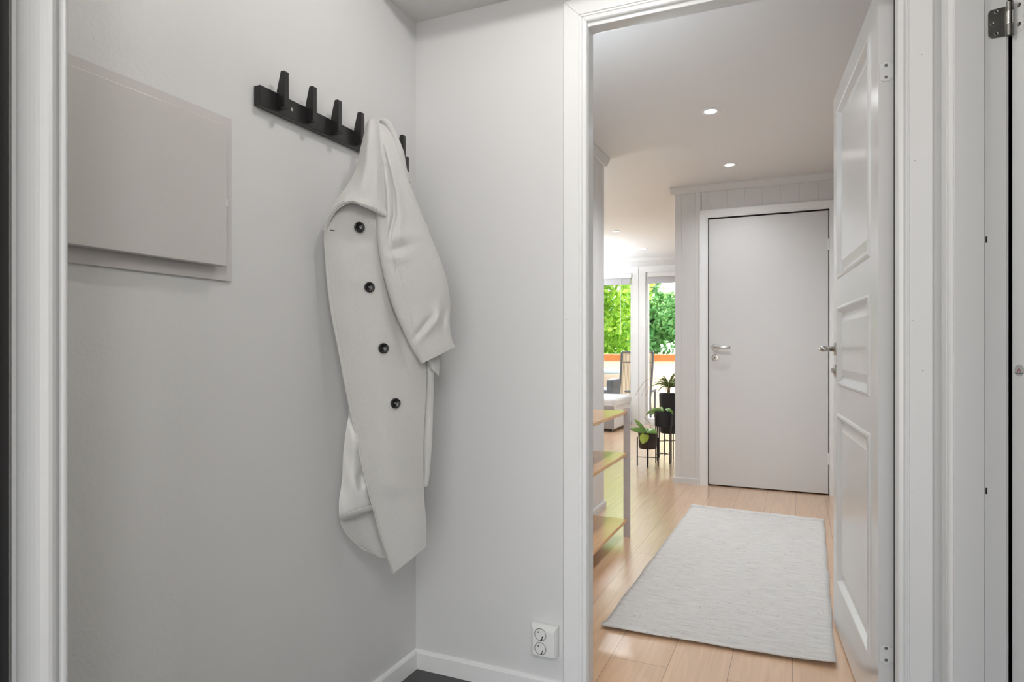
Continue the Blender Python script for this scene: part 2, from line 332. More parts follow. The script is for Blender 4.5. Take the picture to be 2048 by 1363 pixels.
struct('wall_hall_right', boxes((1.50, 1.60, .09, 3.42, 0, HC)), M['panel'], 'hall wall behind the open panelled door', 'wall')
struct('wall_far', boxes((.269, .523, 3.332, 3.43, 0, HC), (1.352, 1.50, 3.332, 3.43, 0, HC), (.523, 1.352, 3.332, 3.43, 2.05, HC), (.269, .369, 3.43, 7.05, 0, HC), (.50, 1.38, 3.43, 3.46, 0, 2.1)), M['panel'], 'grey panelled hall end wall around the closed flush door', 'wall')
bm = bmesh.new(); grooved(bm, .20, .0, HC, lambda s, d, z: (.269+s, 3.332-d, z), first=.05, pitch=.105)
for sgm in ((1.41, .09),): grooved(bm, sgm[1], 0, HC, lambda s, d, z: (sgm[0]+s, 3.332-d, z), first=.03)
grooved(bm, .95, 2.09, HC, lambda s, d, z: (.465+s, 3.332-d, z), first=.07, pitch=.125)
struct('wall_far', bm, M['panel'], 'grey grooved boards left of and above the closed flush door', 'wall panelling')
struct('wall_living_near', boxes((-4.1, -.12, .0, .09, 0, HC)), M['panel'], 'living room wall out of view behind the partition', 'wall')
struct('wall_living_left', boxes((-4.2, -4.1, .0, 7.2, 0, HC)), M['panel'], 'living room side wall out of view', 'wall')
struct('ceiling', boxes((-4.2, 1.60, .09, 7.2, HC, HC+.12)), M['ceil'], 'smooth ceiling with recessed downlights over hall and living room', 'ceiling')
# window wall with three floor length openings
WY = 7.05
ops = [(-3.8, -2.45), (-2.28, -.962), (-.775, .14)]  # first opening is added out of view to let in more light
bs = []; xx = -4.1
for a, b in ops: bs.append((xx, a, WY, 7.2, 0, HC)); xx = b
bs.append((xx, .369, WY, 7.2, 0, HC))
for a, b in ops: bs.append((a, b, WY, 7.2, 2.10, HC)); bs.append((a, b, WY, 7.2, 0, .03))
struct('wall_window', boxes(*bs), M['panel'], 'white window wall at the far end of the living room', 'wall')
bm = bmesh.new(); grooved(bm, 4.36, 2.16, HC, lambda s, d, z: (-4.1+s, WY-d, z), pitch=.11); struct('wall_window', bm, M['panel'], 'white grooved boards above the far windows', 'wall panelling')
for i, (a, b) in enumerate(ops):
    f = sroot('window_%d' % (i+1), ['leftmost floor length window added out of view for more light', 'far window on the left of the white pillar', 'far window on the right of the white pillar'][i], 'window', ((a+b)/2, WY, 0))
    bm = boxes((a, a+.03, WY+.02, WY+.09, .03, 2.10), (b-.03, b, WY+.02, WY+.09, .03, 2.10), (a+.03, b-.03, WY+.02, WY+.09, .03, .09), (a+.03, b-.03, WY+.02, WY+.09, 2.05, 2.10))
    obj('window_frame', bm, M['trim'], f, bevel=.003)
    obj('pane', boxes((a+.03, b-.03, WY+.05, WY+.056, .09, 2.05)), M['glass'], f)
    bm = bmesh.new(); cp = [(0, 0), (0, .014), (.085, .014), (.09, .01), (.09, 0)]
    sweep(bm, cp, [(a, .0, (-1, 0)), (a, 2.10, (-1, 1)), (b, 2.10, (1, 1)), (b, 0, (1, 0))], lambda u, v, q: (u, WY-q, v)); obj('casing', bm, M['trim'], f)
# hall crowns, baseboards
cp = [(0, 0), (.034, 0), (.034, -.012), (.014, -.05), (.006, -.055), (0, -.055)]
bm = bmesh.new(); prism(bm, cp, .09, 2.345, lambda a, b, c: (-.02+a, c, HC+b)); struct('trim_6', bm, M['panel'], 'grey crown moulding above the left partition', 'crown moulding')
bm = bmesh.new(); prism(bm, cp, .235, 1.50, lambda a, b, c: (c, 3.32-a, HC+b)); struct('trim_7', bm, M['panel'], 'grey crown moulding above the closed flush door', 'crown moulding')
bm = bmesh.new(); prism(bm, cp, -4.1, .269, lambda a, b, c: (c, WY-.012-a, HC+b)); struct('trim_8', bm, M['panel'], 'white crown moulding above the far windows', 'crown moulding')
b2 = [(0, 0), (.012, 0), (.012, .042), (.008, .048), (0, .048)]
bm = bmesh.new(); prism(bm, b2, .09, 2.33, lambda a, b, c: (-.02+a, c, b)); struct('baseboard_hall_left', bm, M['panel'], 'grey skirting board below the oak shelf unit', 'skirting board')
bm = bmesh.new(); prism(bm, b2, .258, .454, lambda a, b, c: (c, 3.32-a, b)); struct('baseboard_far', bm, M['panel'], 'grey skirting board left of the closed flush door', 'skirting board')

# ------------------------------------------------------------------ far closed door
ff = lambda u, v, b: (u, 3.32-b, v)
cfar = [(0, -.01), (0, .008), (.003, .010), (.010, .010), (.012, .013), (.058, .016), (.064, .012), (.064, -.01)]
XL, XR = .519, 1.356
bm = bmesh.new(); sweep(bm, cfar, [(XL, 0, (-1, 0)), (XL, 2.052, (-1, 1))], ff); struct('trim_9', bm, M['trim'], 'white casing left of the closed flush door', 'door casing')
bm = bmesh.new(); sweep(bm, cfar, [(XL+.0005, 2.0525, (-1, 1)), (XR-.0005, 2.0525, (1, 1))], ff); struct('trim_10', bm, M['trim'], 'white casing above the closed flush door', 'door casing')
bm = bmesh.new(); sweep(bm, cfar, [(XR, 0, (1, 0)), (XR, 2.052, (1, 1))], ff); struct('trim_11', bm, M['trim'], 'white casing right of the closed flush door', 'door casing')
struct('trim_12', boxes((XL-.001, XL+.004, 3.318, 3.36, 0, 2.052), (XR-.004, XR+.001, 3.318, 3.36, 0, 2.052), (XL, XR, 3.318, 3.36, 2.047, 2.053), (XL, XR, 3.366, 3.372, 0.001, 2.06)), M['gap'], 'dark strips standing in for the shaded gap round the closed flush door', 'gap shade')  # near-black strips and sheet painted in for the shade in the door gap
d5 = sroot('door_5', 'closed smooth pale grey hall door with lever handle', 'door', (.94, 3.34, 0))
obj('door_leaf', boxes((XL+.006, XR-.006, 3.322, 3.362, .010, 2.042)), M['leafdoor'], d5, bevel=.0015)
def rosette(name, p, n, m, parent, r=.026, key=False):
    bm = bmesh.new(); lathe(bm, [(0, .0), (r, 0), (r, .004), (r-.003, .0075), (r*.55, .008), (r*.5, .0095), (0, .0095)], 28, dirm(p, n))
    o = obj(name, bm, m, parent, smooth=True); 
    e = o.modifiers.new('e', 'EDGE_SPLIT'); e.split_angle = math.radians(40)
    return o
rosette('handle_rose', (.571, 3.322, 1.061), (0, -1, 0), M['steel'], d5)
bm = bmesh.new(); tube(bm, [(.571, 3.315, 1.061), (.571, 3.283, 1.061), (.574, 3.272, 1.061), (.584, 3.268, 1.061), (.63, 3.268, 1.060), (.672, 3.270, 1.059), (.682, 3.276, 1.059)], .0098, 12); obj('lever', bm, M['steel'], d5, smooth=True)
ks = rosette('key_rose', (.571, 3.322, .982), (0, -1, 0), M['steel'], d5)
obj('keyhole', boxes((.569, .573, 3.311, 3.313, .971, .988)), M['gap'], ks)
for zz in (1.796, .261):
    bm = bmesh.new(); tube(bm, [(1.351, 3.314, zz-.04), (1.351, 3.314, zz+.04)], .006, 10); box(bm, 1.346, 1.358, 3.318, 3.322, zz-.035, zz+.035)
    h = obj('hinge', bm, M['trim'], d5)
obj('latch_plate', boxes((.5195, .5225, 3.315, 3.345, .975, 1.09)), M['gap'], d5)

# ------------------------------------------------------------------ near panelled door (open into the hall)
# local frame: s along the leaf from the hinge, d towards the face seen (left), z up
H0 = Vector((1.347, .116, 0)); DV = Vector((-.0825, .9966, 0)); NV = Vector((-.9966, -.0825, 0))
def dl(s, d, z): return H0+DV*s+NV*d+Vector((0, 0, z))
dr = thing('open_panelled_door', 'white four panelled door standing open into the hall, right of the rug', 'door', H0)
LEN = .827; ST = .108; TH = .04
pan = [(.19, .815), (.915, 1.205), (1.305, 1.93)]
def panel_door(s0, s1):
    bm = bmesh.new()
    def bxl(a0, a1, d0, d1, z0, z1):
        vs = [bm.verts.new(dl(a, d, z)) for z in (z0, z1) for d in (d0, d1) for a in (a0, a1)]
        for f in ((0, 2, 3, 1), (4, 5, 7, 6), (0, 1, 5, 4), (2, 6, 7, 3), (0, 4, 6, 2), (1, 3, 7, 5)): bm.faces.new([vs[i] for i in f])
    bxl(0, ST, -TH, 0, .01, 2.005); bxl(LEN-ST, LEN, -TH, 0, .01, 2.005)
    zs = [.01]+[z for p in pan for z in p]+[2.005]
    for i in range(0, len(zs), 2): bxl(ST, LEN-ST, -TH, 0, zs[i], zs[i+1])
    return bm
obj('door_frame', panel_door(0, 0), M['door'], dr)
for z0, z1 in pan:
    bm = bmesh.new()
    # moulded recess: rings from the frame edge down to the groove and up to the raised field
    for sgn, base in ((1, 0), (-1, -TH)):
        rings = []
        for inset, dep in ((0, 0), (.004, .004*1), (.010, .006), (.014, .004), (.024, -.010), (.030, -.012), (.034, -.012), (.060, -.004), (.064, -.004)):
            dd = base+sgn*dep
            rings.append([bm.verts.new(dl(a, dd, z)) for a, z in ((ST+inset, z0+inset), (LEN-ST-inset, z0+inset), (LEN-ST-inset, z1-inset), (ST+inset, z1-inset))])
        for a, b in zip(rings, rings[1:]):
            for k in range(4): bm.faces.new((a[k], a[(k+1) % 4], b[(k+1) % 4], b[k]))
        bm.faces.new(rings[-1])
    obj('door_panel', bm, M['door'], dr)
rosette('handle_rose', dl(.822-.055, 0, 1.050), NV, M['steel'], dr)
bm = bmesh.new(); c = dl(.767, 0, 1.05)
tube(bm, [dl(.767, .004, 1.05), dl(.767, .040, 1.05), dl(.762, .050, 1.05), dl(.752, .054, 1.05), dl(.71, .055, 1.05), dl(.655, .053, 1.049)], .0098, 12); obj('lever', bm, M['steel'], dr, smooth=True)
rosette('key_rose', dl(.767, 0, .968), NV, M['steel'], dr)
bm = bmesh.new(); tube(bm, [dl(.767, .008, .968), dl(.767, .016, .968)], .008, 12); obj('thumb_turn', bm, M['steel'], dr)
for zz in (1.773, .254):
    # leaf of the hinge screwed on the hinge edge of the door (facing the camera)
    bm = bmesh.new()
    def ed(a, b, e=0): return H0+NV*(-a)+Vector((0, 0, zz+b))-DV*e
    pts = [(.003, .021), (.010, .021), (.010, .025), (.026, .025), (.028, .019), (.037, .017), (.037, -.017), (.028, -.019), (.026, -.025), (.010, -.025), (.010, -.021), (.003, -.021)]
    lo = [bm.verts.new(ed(a, b, 0)) for a, b in pts]; hi = [bm.verts.new(ed(a, b, .0012)) for a, b in pts]
    bm.faces.new(hi)
    for i in range(len(pts)): bm.faces.new((lo[i], lo[(i+1) % len(pts)], hi[(i+1) % len(pts)], hi[i]))
    h = obj('hinge_plate', bm, M['jamb'], dr)
    bm = bmesh.new(); g_ = .0005
    big = [(a+(g_ if a > .019 else -g_), b+(g_ if b > 0 else -g_)) for a, b in pts]
    bm.faces.new([bm.verts.new(ed(a, b, .0004)) for a, b in big]); lo2 = obj('plate_groove', bm, M['groove'], h)
    for dz in (-.0155, .0155):
        bm = bmesh.new(); lathe(bm, [(.004, 0), (.0042, .0008), (.0028, .001), (.0018, .0004), (0, .0004)], 16, dirm(ed(.0175, dz, .0012), -DV)); obj('screw', bm, M['screw'], h)
    bm = bmesh.new(); tube(bm, [ed(.0405, -.02, -.001), ed(.0405, .02, -.001)], .0042, 10); obj('hinge_pin', bm, M['gap'], dr)
struct('trim_13', boxes((1.3785, 1.3945, .046, .089, .0, 2.01)), M['gap'], 'dark strip standing in for the shaded gap beside the open door', 'gap shade')  # near-black strip painted in for the shade between door edge and stop

# ------------------------------------------------------------------ side door and steel hinge at the right edge
P0 = Vector((1.5665, -.150, 0)); LV = Vector((.906, .423, 0)).normalized(); TV = Vector((.423, -.906, 0)).normalized()
sdr = thing('side_door', 'white side door leaf standing open at the far right edge', 'door', P0)
bm = bmesh.new(); prism(bm, [tuple((P0+LV*a+TV*b)[:2]) for a, b in ((0, 0), (0, .031), (.0005, .033), (.006, .04), (.8, .04), (.8, 0))], .01, 2.03); obj('door_leaf', bm, M['trim'], sdr)
EN = -LV
def se(b, z, e=0): return P0+TV*b+EN*e+Vector((0, 0, z))
bm = bmesh.new(); lathe(bm, [(0, .0006), (.0125, .0006), (.0125, 0)], 28, dirm(se(.019, 1.005), EN)); st = obj('round_sticker', bm, M['sticker'], sdr)
st['label'] = 'small round silver safety sticker'
def quad3(bm, pts): bm.faces.new([bm.verts.new(p) for p in pts])
bm = bmesh.new(); quad3(bm, [se(.013, 1.002, .001), se(.016, 1.002, .001), se(.0195, 1.011, .001), se(.0185, 1.011, .001)]); quad3(bm, [se(.0195, 1.011, .001), se(.0185, 1.011, .001), se(.0215, 1.002, .001), se(.0245, 1.002, .001)])
quad3(bm, [se(.016, 1.0045, .001), se(.022, 1.0045, .001), se(.022, 1.006, .001), se(.016, 1.006, .001)]); obj('red_mark', bm, M['sticker_red'], st)
bm = bmesh.new(); quad3(bm, [se(.008, .9985, .001), se(.030, .9985, .001), se(.030, .9998, .001), se(.008, .9998, .001)]); obj('dark_line', bm, M['gap'], st)
# hinge on the jamb
hg = thing('door_hinge', 'dull steel butt hinge with rounded corners at the top right', 'hinge', (1.54, -.157, 1.735))
bm = bmesh.new(); pts = [(1.5535, 1.706)]
for cx_, cz_, a0 in ((1.531, 1.714, 180), (1.531, 1.758, 90)):
    a = range(a0+90, a0-1, -15) if a0 == 180 else range(180, 89, -15)
    for t in a: pts.append((cx_+.008*math.cos(math.radians(t)), cz_+.008*math.sin(math.radians(t))))
pts.append((1.5535, 1.768))
prism(bm, pts, -.1585, -.156, lambda a, b, c: (a, c, b)); obj('hinge_leaf', bm, M['steel_dark'], hg, bevel=.0006)
for x, z in ((1.5375, 1.760), (1.5305, 1.736), (1.5375, 1.714)):
    bm = bmesh.new(); lathe(bm, [(.0042, 0), (.0044, .0007), (.003, .0009), (.0012, .0), (0, .0)], 16, dirm((x, -.1585, z), (0, -1, 0))); obj('screw', bm, M['screw'], hg)
for z0, z1, m in ((1.7555, 1.774, 'steel_dark'), (1.728, 1.755, 'steel'), (1.7045, 1.7275, 'steel_dark')):
    bm = bmesh.new(); tube(bm, [(1.5595, -.163, z0), (1.5595, -.163, z1)], .0062, 16); obj('knuckle', bm, M[m], hg, smooth=True).modifiers.new('e', 'EDGE_SPLIT')
for dz in (-.02, .02):
    bm = bmesh.new(); lathe(bm, [(.0042, 0), (.0044, .0007), (.0012, .0), (0, .0)], 16, dirm(se(.02, 1.742+dz, .0008), EN)); obj('door_screw', bm, M['screw'], sdr)
bm = bmesh.new(); prism(bm, [(.006, 1.706), (.030, 1.706), (.030, 1.778), (.006, 1.778)], 0, .0008, lambda a, b, c: se(a, b, c)); obj('edge_plate', bm, M['jamb'], sdr)

for nm, pts_ in (('trim_3', ((1.425, 1.752), (1.411, 1.500), (1.407, 1.117), (1.427, .998), (1.408, .705))), ('trim_1', ((.543, 1.897), (.529, 1.136)))):
    for i_, (x, z) in enumerate(pts_):
        bm = bmesh.new(); lathe(bm, [(.0016 if i_ % 2 else .0011, .0003), (0, .0003)], 8, dirm((x, -.0126, z), (0, -1, 0))); obj('nail_hole', bm, M['groove'], bpy.data.objects[nm])
# ------------------------------------------------------------------ double socket
so = thing('double_socket', 'white double wall socket low on the wall left of the doorway', 'wall socket', (.457, 0, .174))
bm = bmesh.new(); x0, x1, z0, z1 = .4185, .5035, .131, .224
rings = []
for ins, d in ((0, .0), (0, .010), (.002, .016), (.007, .025), (.010, .027)):
    rings.append([bm.verts.new((x, -d, z)) for x, z in ((x0+ins, z0+ins*.3), (x1-ins, z0+ins*.3), (x1-ins, z1-ins*1.4), (x0+ins, z1-ins*1.4))])
for a, b in zip(rings, rings[1:]):
    for k in range(4): bm.faces.new((a[k], a[(k+1) % 4], b[(k+1) % 4], b[k]))
bm.faces.new(rings[-1]); bm.faces.new(rings[0]); obj('housing', bm, M['socket'], so, bevel=.0015)
for zc in (.198, .1565):
    cxs = .4530
    bm = bmesh.new(); lathe(bm, [(.0205, .0), (.0205, .0012), (.0188, .0012), (.0182, -.0), (.0165, -.0005), (0, -.0005)], 32, dirm((cxs, -.0272, zc), (0, -1, 0)))
    f = obj('outlet_face', bm, M['socket'], so)
    bm = bmesh.new(); lathe(bm, [(.0186, .0007), (.0172, .0007)], 32, dirm((cxs, -.0272, zc), (0, -1, 0))); obj('rim_shadow_gap', bm, M['gap'], f)
    for dx, dz, r in ((-.0066, .0066, .0022), (.0066, -.0062, .0022)):
        bm = bmesh.new(); lathe(bm, [(r, .0004), (0, .0004)], 14, dirm((cxs+dx, -.0272, zc+dz), (0, -1, 0))); obj('pin_hole', bm, M['gap'], f)
    for sg in (-1, 1):
        bm = bmesh.new(); q = [(cxs+sg*.0062, zc-.0125*1), (cxs+sg*.0062+.0045, zc-.0125), (cxs+sg*.0062+.0045, zc-.0155), (cxs+sg*.0062, zc-.0155)]
        if sg > 0: bm2 = bm; prism(bm, [(cxs+.000, zc-.0165), (cxs+.0045, zc-.0165), (cxs+.0085, zc-.010), (cxs+.0035, zc-.010)], -.0280, -.0274, lambda a, b, c: (a, c, b)); obj('earth_clip', bm, M['steel_dark'], f)
        else: bm.free()

# ------------------------------------------------------------------ fuse cabinet on the left wall
cb = thing('fuse_cabinet', 'grey steel fuse cabinet on the left wall, partly behind the door frame', 'fuse cabinet', (0, -.95, 1.38))
obj('back_plate', boxes((0, .0075, -1.20, -.7625, 1.1985, 1.560)), M['cab'], cb, bevel=.0015)
bm = boxes((.0075, .010, -1.17, -.782, 1.236, 1.521)); obj('box_rim', bm, M['cab'], cb)
o = obj('cabinet_door', boxes((.016, .037, -1.137, -.803, 1.2265, 1.5285)), M['cab'], cb, bevel=.0018, seg=3)
obj('door_latch', boxes((.020, .033, -.803, -.796, 1.355, 1.372)), M['socket'], o, bevel=.0012)
obj('latch_slot', boxes((.022, .0335, -.8033, -.7995, 1.3545, 1.3565)), M['gap'], o)
for z in (1.477, 1.277):
    obj('hinge', boxes((.0078, .030, -1.150, -1.1372, z-.012, z+.012)), M['blackmetal'], cb, bevel=.001)

# ------------------------------------------------------------------ coat rack
rk = thing('coat_rack', 'black wooden wall rack with six upright hooks holding the grey coat', 'coat rack', (0, -.38, 1.64))
obj('board', boxes((0, .020, -.693, -.070, 1.6135, 1.6605)), M['black'], rk, bevel=.0018)
hooks = []
for i, yc in enumerate((-.633, -.535, -.438, -.341, -.244, -.132)):
    bm = bmesh.new()
    pr = [(.0185, 1.6225), (.0435, 1.6225), (.0435, 1.7085), (.0415, 1.7105), (.0325, 1.7105), (.0305, 1.7085), (.0185, 1.664)]
    prism(bm, pr, yc-.0078, yc+.0078, lambda a, b, c: (a, c, b)); 
    hooks.append(obj('hook', bm, M['black'], rk, bevel=.0015))
for yc in (-.592, -.19):
    bm = bmesh.new(); lathe(bm, [(.0045, 0), (.0045, .001), (.002, .0004), (0, .0004)], 16, dirm((.020, yc, 1.637), (1, 0, 0))); obj('screw', bm, M['steel'], rk)

# ------------------------------------------------------------------ the coat
CP = Vector((.075, -.455, 0)); CN = Vector((.785, -.62, 0)).normalized()
def cpt(px, py, wd=0): return on_plane(px, py, CP+CN*wd, CN)
ct = thing('coat', 'long light grey wool coat with four black buttons hanging from the rack', 'coat', (.06, -.25, 1.66))
def cr1(p0, p1, p2, p3, t):
    return .5*((2*p1)+(-p0+p2)*t+(2*p0-5*p1+4*p2-p3)*t*t+(-p0+3*p1-3*p2+p3)*t**3)
def net_eval(net, fu, fv):
    """net rows x cols of Vector((px,py,w)); fu across, fv down, in 0..1"""
    R = len(net); 
    def row(i, f):
        r = net[max(0, min(R-1, i))]; C = len(r); x = f*(C-1); j = min(int(x), C-2); t = x-j
        g = lambda k: r[max(0, min(C-1, k))]
        return cr1(g(j-1), g(j), g(j+1), g(j+2), t)
    y = fv*(R-1); i = min(int(y), R-2); t = y-i
    return cr1(row(i-1, fu), row(i, fu), row(i+1, fu), row(i+2, fu), t)
def cloth(name, net, nu, nv, m, fn=None, thick=.004, hem=None, parent=ct):
    net = [[Vector(p) for p in r] for r in net]
    bm = bmesh.new(); g = []
    for j in range(nv+1):
        r = []
        for i in range(nu+1):
            p = net_eval(net, i/nu, j/nv)
            if fn: p = p+Vector((0, 0, fn(p.x, p.y, i/nu, j/nv)))
            if hem:
                e = 1
                if 'l' in hem: e = min(e, (i/nu)*hem[0])
                pass
            r.append(bm.verts.new(cpt(p.x, p.y, p.z)))
        g.append(r)
    for j in range(nv):
        for i in range(nu): bm.faces.new((g[j][i], g[j][i+1], g[j+1][i+1], g[j+1][i]))
    o = obj(name, bm, m, parent, smooth=True)
    s = o.modifiers.new('solid', 'SOLIDIFY'); s.thickness = thick; s.offset = -1
    # keep thickness on the far side of the camera whatever the winding
    me = o.data; 
    if me.polygons[len(me.polygons)//2].normal.dot(CN) < 0: s.offset = 1
    b = o.modifiers.new('bevel', 'BEVEL'); b.width = thick*.35; b.segments = 2; b.limit_method = 'ANGLE'; b.angle_limit = math.radians(50)
    return o
def ridge(px, py, pts, sig, amp):
    """soft fold that follows a polyline given as (px,py), falling off across it"""
    for (x0, y0), (x1, y1) in zip(pts, pts[1:]):
        if y0 <= py <= y1:
            t = (py-y0)/(y1-y0); x = x0+(x1-x0)*t
            ends = min(1, (py-pts[0][1])/25, (pts[-1][1]-py)/25)
            return amp*max(0, ends)*math.exp(-((px-x)/sig)**2)
    return 0
# back body of the coat
cloth('back_panel', [
    [(738, 246, -.055), (750, 240, -.045), (765, 240, -.045), (776, 248, -.05)],
    [(722, 290, -.05), (745, 285, -.03), (775, 285, -.03), (793, 292, -.045)],
    [(712, 335, -.05), (745, 330, -.02), (785, 330, -.02), (812, 345, -.04)],
    [(690, 395, -.05), (740, 395, -.02), (790, 395, -.02), (838, 415, -.04)],
    [(662, 450, -.045), (730, 450, -.02), (800, 450, -.02), (856, 462, -.04)],
    [(658, 560, -.045), (730, 560, -.02), (810, 560, -.02), (872, 560, -.045)],
    [(676, 690, -.045), (740, 690, -.02), (820, 690, -.02), (874, 700, -.045)],
    [(700, 800, -.045), (745, 800, -.025), (820, 800, -.02), (862, 800, -.04)],
    [(700, 900, -.05), (745, 900, -.03), (820, 900, -.02), (856, 900, -.04)],
    [(710, 1010, -.055), (745, 1010, -.03), (820, 990, -.02), (846, 965, -.04)]], 24, 60, M['wool'])
# inside of the back hem, seen in shade under the lining
cloth('back_hem', [
    [(680, 1034, -.050), (705, 1026, -.058), (740, 1014, -.06), (790, 1010, -.05)],
    [(684, 1052, -.050), (710, 1044, -.062), (745, 1036, -.064), (795, 1035, -.05)],
    [(697, 1072, -.048), (722, 1066, -.062), (752, 1064, -.064), (800, 1065, -.05)],
    [(717, 1090, -.046), (738, 1092, -.06), (762, 1098, -.062), (805, 1090, -.05)],
    [(735, 1100, -.045), (750, 1108, -.058), (768, 1116, -.06), (806, 1105, -.05)]], 20, 20, M['wool'])
# lining seen between the front edge and the back
def lin(px, py, u, v):
    a = .012*math.sin((px*.9+py*.55)*.075)*math.sin(py*.021+1)+.008*math.sin((px-py*.6)*.11)
    b = -.020*math.exp(-((px-735)/9)**2-((py-925)/26)**2)+.008*math.exp(-((px-708)/8)**2-((py-905)/40)**2)-.018*math.exp(-((px-722)/8)**2-((py-960)/20)**2)
    return (a*.35+b)*min(1, u*6+.15)*max(0, min(1, (1-u)*3))-.018*u
lining = cloth('lining', [
    [(704, 790, -.030), (708, 792, -.030), (714, 795, -.032), (722, 798, -.036)],
    [(699, 822, -.028), (708, 824, -.024), (718, 827, -.026), (732, 830, -.036)],
    [(692, 860, -.022), (705, 862, -.008), (722, 865, -.006), (742, 868, -.018)],
    [(686, 910, -.028), (705, 912, -.008), (728, 915, -.004), (755, 918, -.022)],
    [(684, 960, -.032), (703, 962, -.010), (730, 962, -.004), (765, 962, -.026)],
    [(678, 1000, -.036), (700, 998, -.014), (730, 990, -.008), (775, 980, -.03)],
    [(678, 1030, -.040), (700, 1024, -.020), (730, 1014, -.014), (778, 1000, -.034)]], 44, 70, M['lining'], lin, thick=.002)
cloth('hem_band', [
    [(677, 1029, -.036), (700, 1023, -.016), (730, 1013, -.010), (775, 1000, -.03)],
    [(678, 1036, -.040), (701, 1031, -.020), (731, 1021, -.014), (776, 1009, -.034)],
    [(681, 1041, -.046), (703, 1037, -.034), (732, 1027, -.030), (776, 1016, -.042)]], 24, 6, M['wool_edge'], thick=.003)
# belt end / other front edge hanging behind on the right
cloth('rear_front_edge', [
    [(835, 700, -.030), (850, 700, -.026), (862, 702, -.024), (868, 712, -.026)],
    [(835, 740, -.034), (850, 740, -.030), (861, 740, -.022), (868, 742, -.024)],
    [(835, 830, -.034), (848, 830, -.030), (859, 830, -.022), (866, 830, -.024)],
    [(833, 900, -.034), (845, 900, -.030), (856, 900, -.022), (863, 900, -.024)],
    [(833, 955, -.034), (843, 955, -.030), (851, 955, -.022), (858, 957, -.024)],
    [(833, 972, -.034), (841, 973, -.030), (846, 974, -.024), (854, 973, -.026)]], 16, 50, M['wool_edge'])
cloth('other_cuff', [[(846, 680, -.01), (860, 680, -.004), (874, 686, -.006), (884, 694, -.016)], [(852, 715, -.012), (862, 718, -.004), (872, 718, -.006), (880, 712, -.016)], [(862, 738, -.012), (868, 742, -.006), (873, 746, -.008), (878, 752, -.014)]], 12, 12, M['wool'])
cloth('pocket_tip', [[(838, 436, -.03), (846, 440, -.028), (852, 446, -.03)], [(845, 446, -.03), (852, 452, -.028), (858, 458, -.03)], [(850, 466, -.03), (853, 466, -.028), (857, 464, -.03)]], 8, 8, M['wool_edge'])
# shoulder strip looping over the hook on the right
cloth('far_shoulder', [
    [(757, 241, -.012), (763, 238, -.006), (770, 238, -.008), (776, 241, -.018)],
    [(768, 246, -.018), (774, 250, -.008), (782, 254, -.010), (787, 259, -.022)],
    [(780, 268, -.024), (785, 272, -.012), (791, 276, -.012), (797, 282, -.026)],
    [(790, 296, -.028), (795, 299, -.014), (800, 302, -.014), (806, 307, -.028)],
    [(798, 328, -.030), (802, 330, -.016), (806, 332, -.016), (811, 336, -.03)],
    [(806, 352, -.034), (809, 356, -.02), (813, 360, -.02), (819, 366, -.034)]], 14, 40, M['wool_edge'])
# buttoned front panel
def fr(px, py, u, v):
    d = 0
    d += .004*math.exp(-((u-.02)/.03)**2)                                   # turned edge
    d -= .0016*math.exp(-((u-.055)/.008)**2)
    d += ridge(px, py, [(725, 470), (745, 620), (770, 800), (790, 1000)], 26, .006)
    d -= ridge(px, py, [(765, 450), (790, 620), (815, 760)], 13, .006)
    d -= ridge(px, py, [(700, 560), (725, 720), (752, 900)], 18, .003)
    return d
front = cloth('front_panel', [
    [(688, 388, .000), (715, 390, .004), (742, 392, .006), (768, 392, .002), (792, 395, -.034)],
    [(660, 425, -.004), (694, 428, .006), (728, 430, .008), (762, 432, .004), (795, 435, -.034)],
    [(648, 470, -.012), (685, 472, .008), (722, 474, .010), (760, 476, .004), (798, 478, -.034)],
    [(650, 520, -.016), (687, 522, .010), (724, 524, .012), (762, 526, .004), (800, 528, -.034)],
    [(655, 580, -.018), (695, 582, .010), (732, 584, .014), (770, 586, .006), (808, 588, -.034)],
    [(664, 640, -.018), (705, 642, .010), (745, 644, .014), (785, 646, .006), (824, 648, -.034)],
    [(676, 700, -.018), (719, 702, .010), (762, 704, .014), (806, 706, .006), (848, 708, -.016)],
    [(687, 760, -.016), (728, 762, .010), (770, 764, .014), (811, 764, .008), (853, 762, -.012)],
    [(699, 820, -.014), (737, 822, .010), (775, 824, .015), (812, 824, .010), (850, 822, -.010)],
    [(712, 885, -.012), (747, 887, .010), (780, 888, .015), (814, 888, .010), (847, 885, -.010)],
    [(727, 950, -.010), (758, 952, .010), (788, 952, .015), (817, 950, .010), (847, 945, -.010)],
    [(743, 1010, -.008), (771, 1012, .009), (798, 1011, .014), (824, 1006, .010), (849, 1000, -.008)],
    [(760, 1070, -.006), (785, 1068, .008), (808, 1062, .012), (830, 1052, .010), (852, 1040, -.006)],
    [(775, 1115, -.004), (796, 1110, .007), (816, 1098, .010), (834, 1084, .008), (852, 1068, -.004)],
    [(786, 1147, -.004), (803, 1133, .005), (820, 1120, .008), (836, 1106, .006), (852, 1092, -.004)]], 120, 200, M['wool'], fr, thick=.005)
bm = bmesh.new()
prev = None
for k in range(9):
    px = 660+k*1.2; p = cpt(px, 459+.15*k, .003+.0016*k)
    q = cpt(px, 460.6+.15*k, .003+.0016*k)
    a = bm.verts.new(p); b = bm.verts.new(q)
    if prev: bm.faces.new((prev[0], a, b, prev[1]))
    prev = (a, b)
obj('buttonhole', bm, M['gap'], front)
def surf_w(px, py):
    best = None
    return {719: .020, 739: .023, 767: .024, 791: .023}[px]
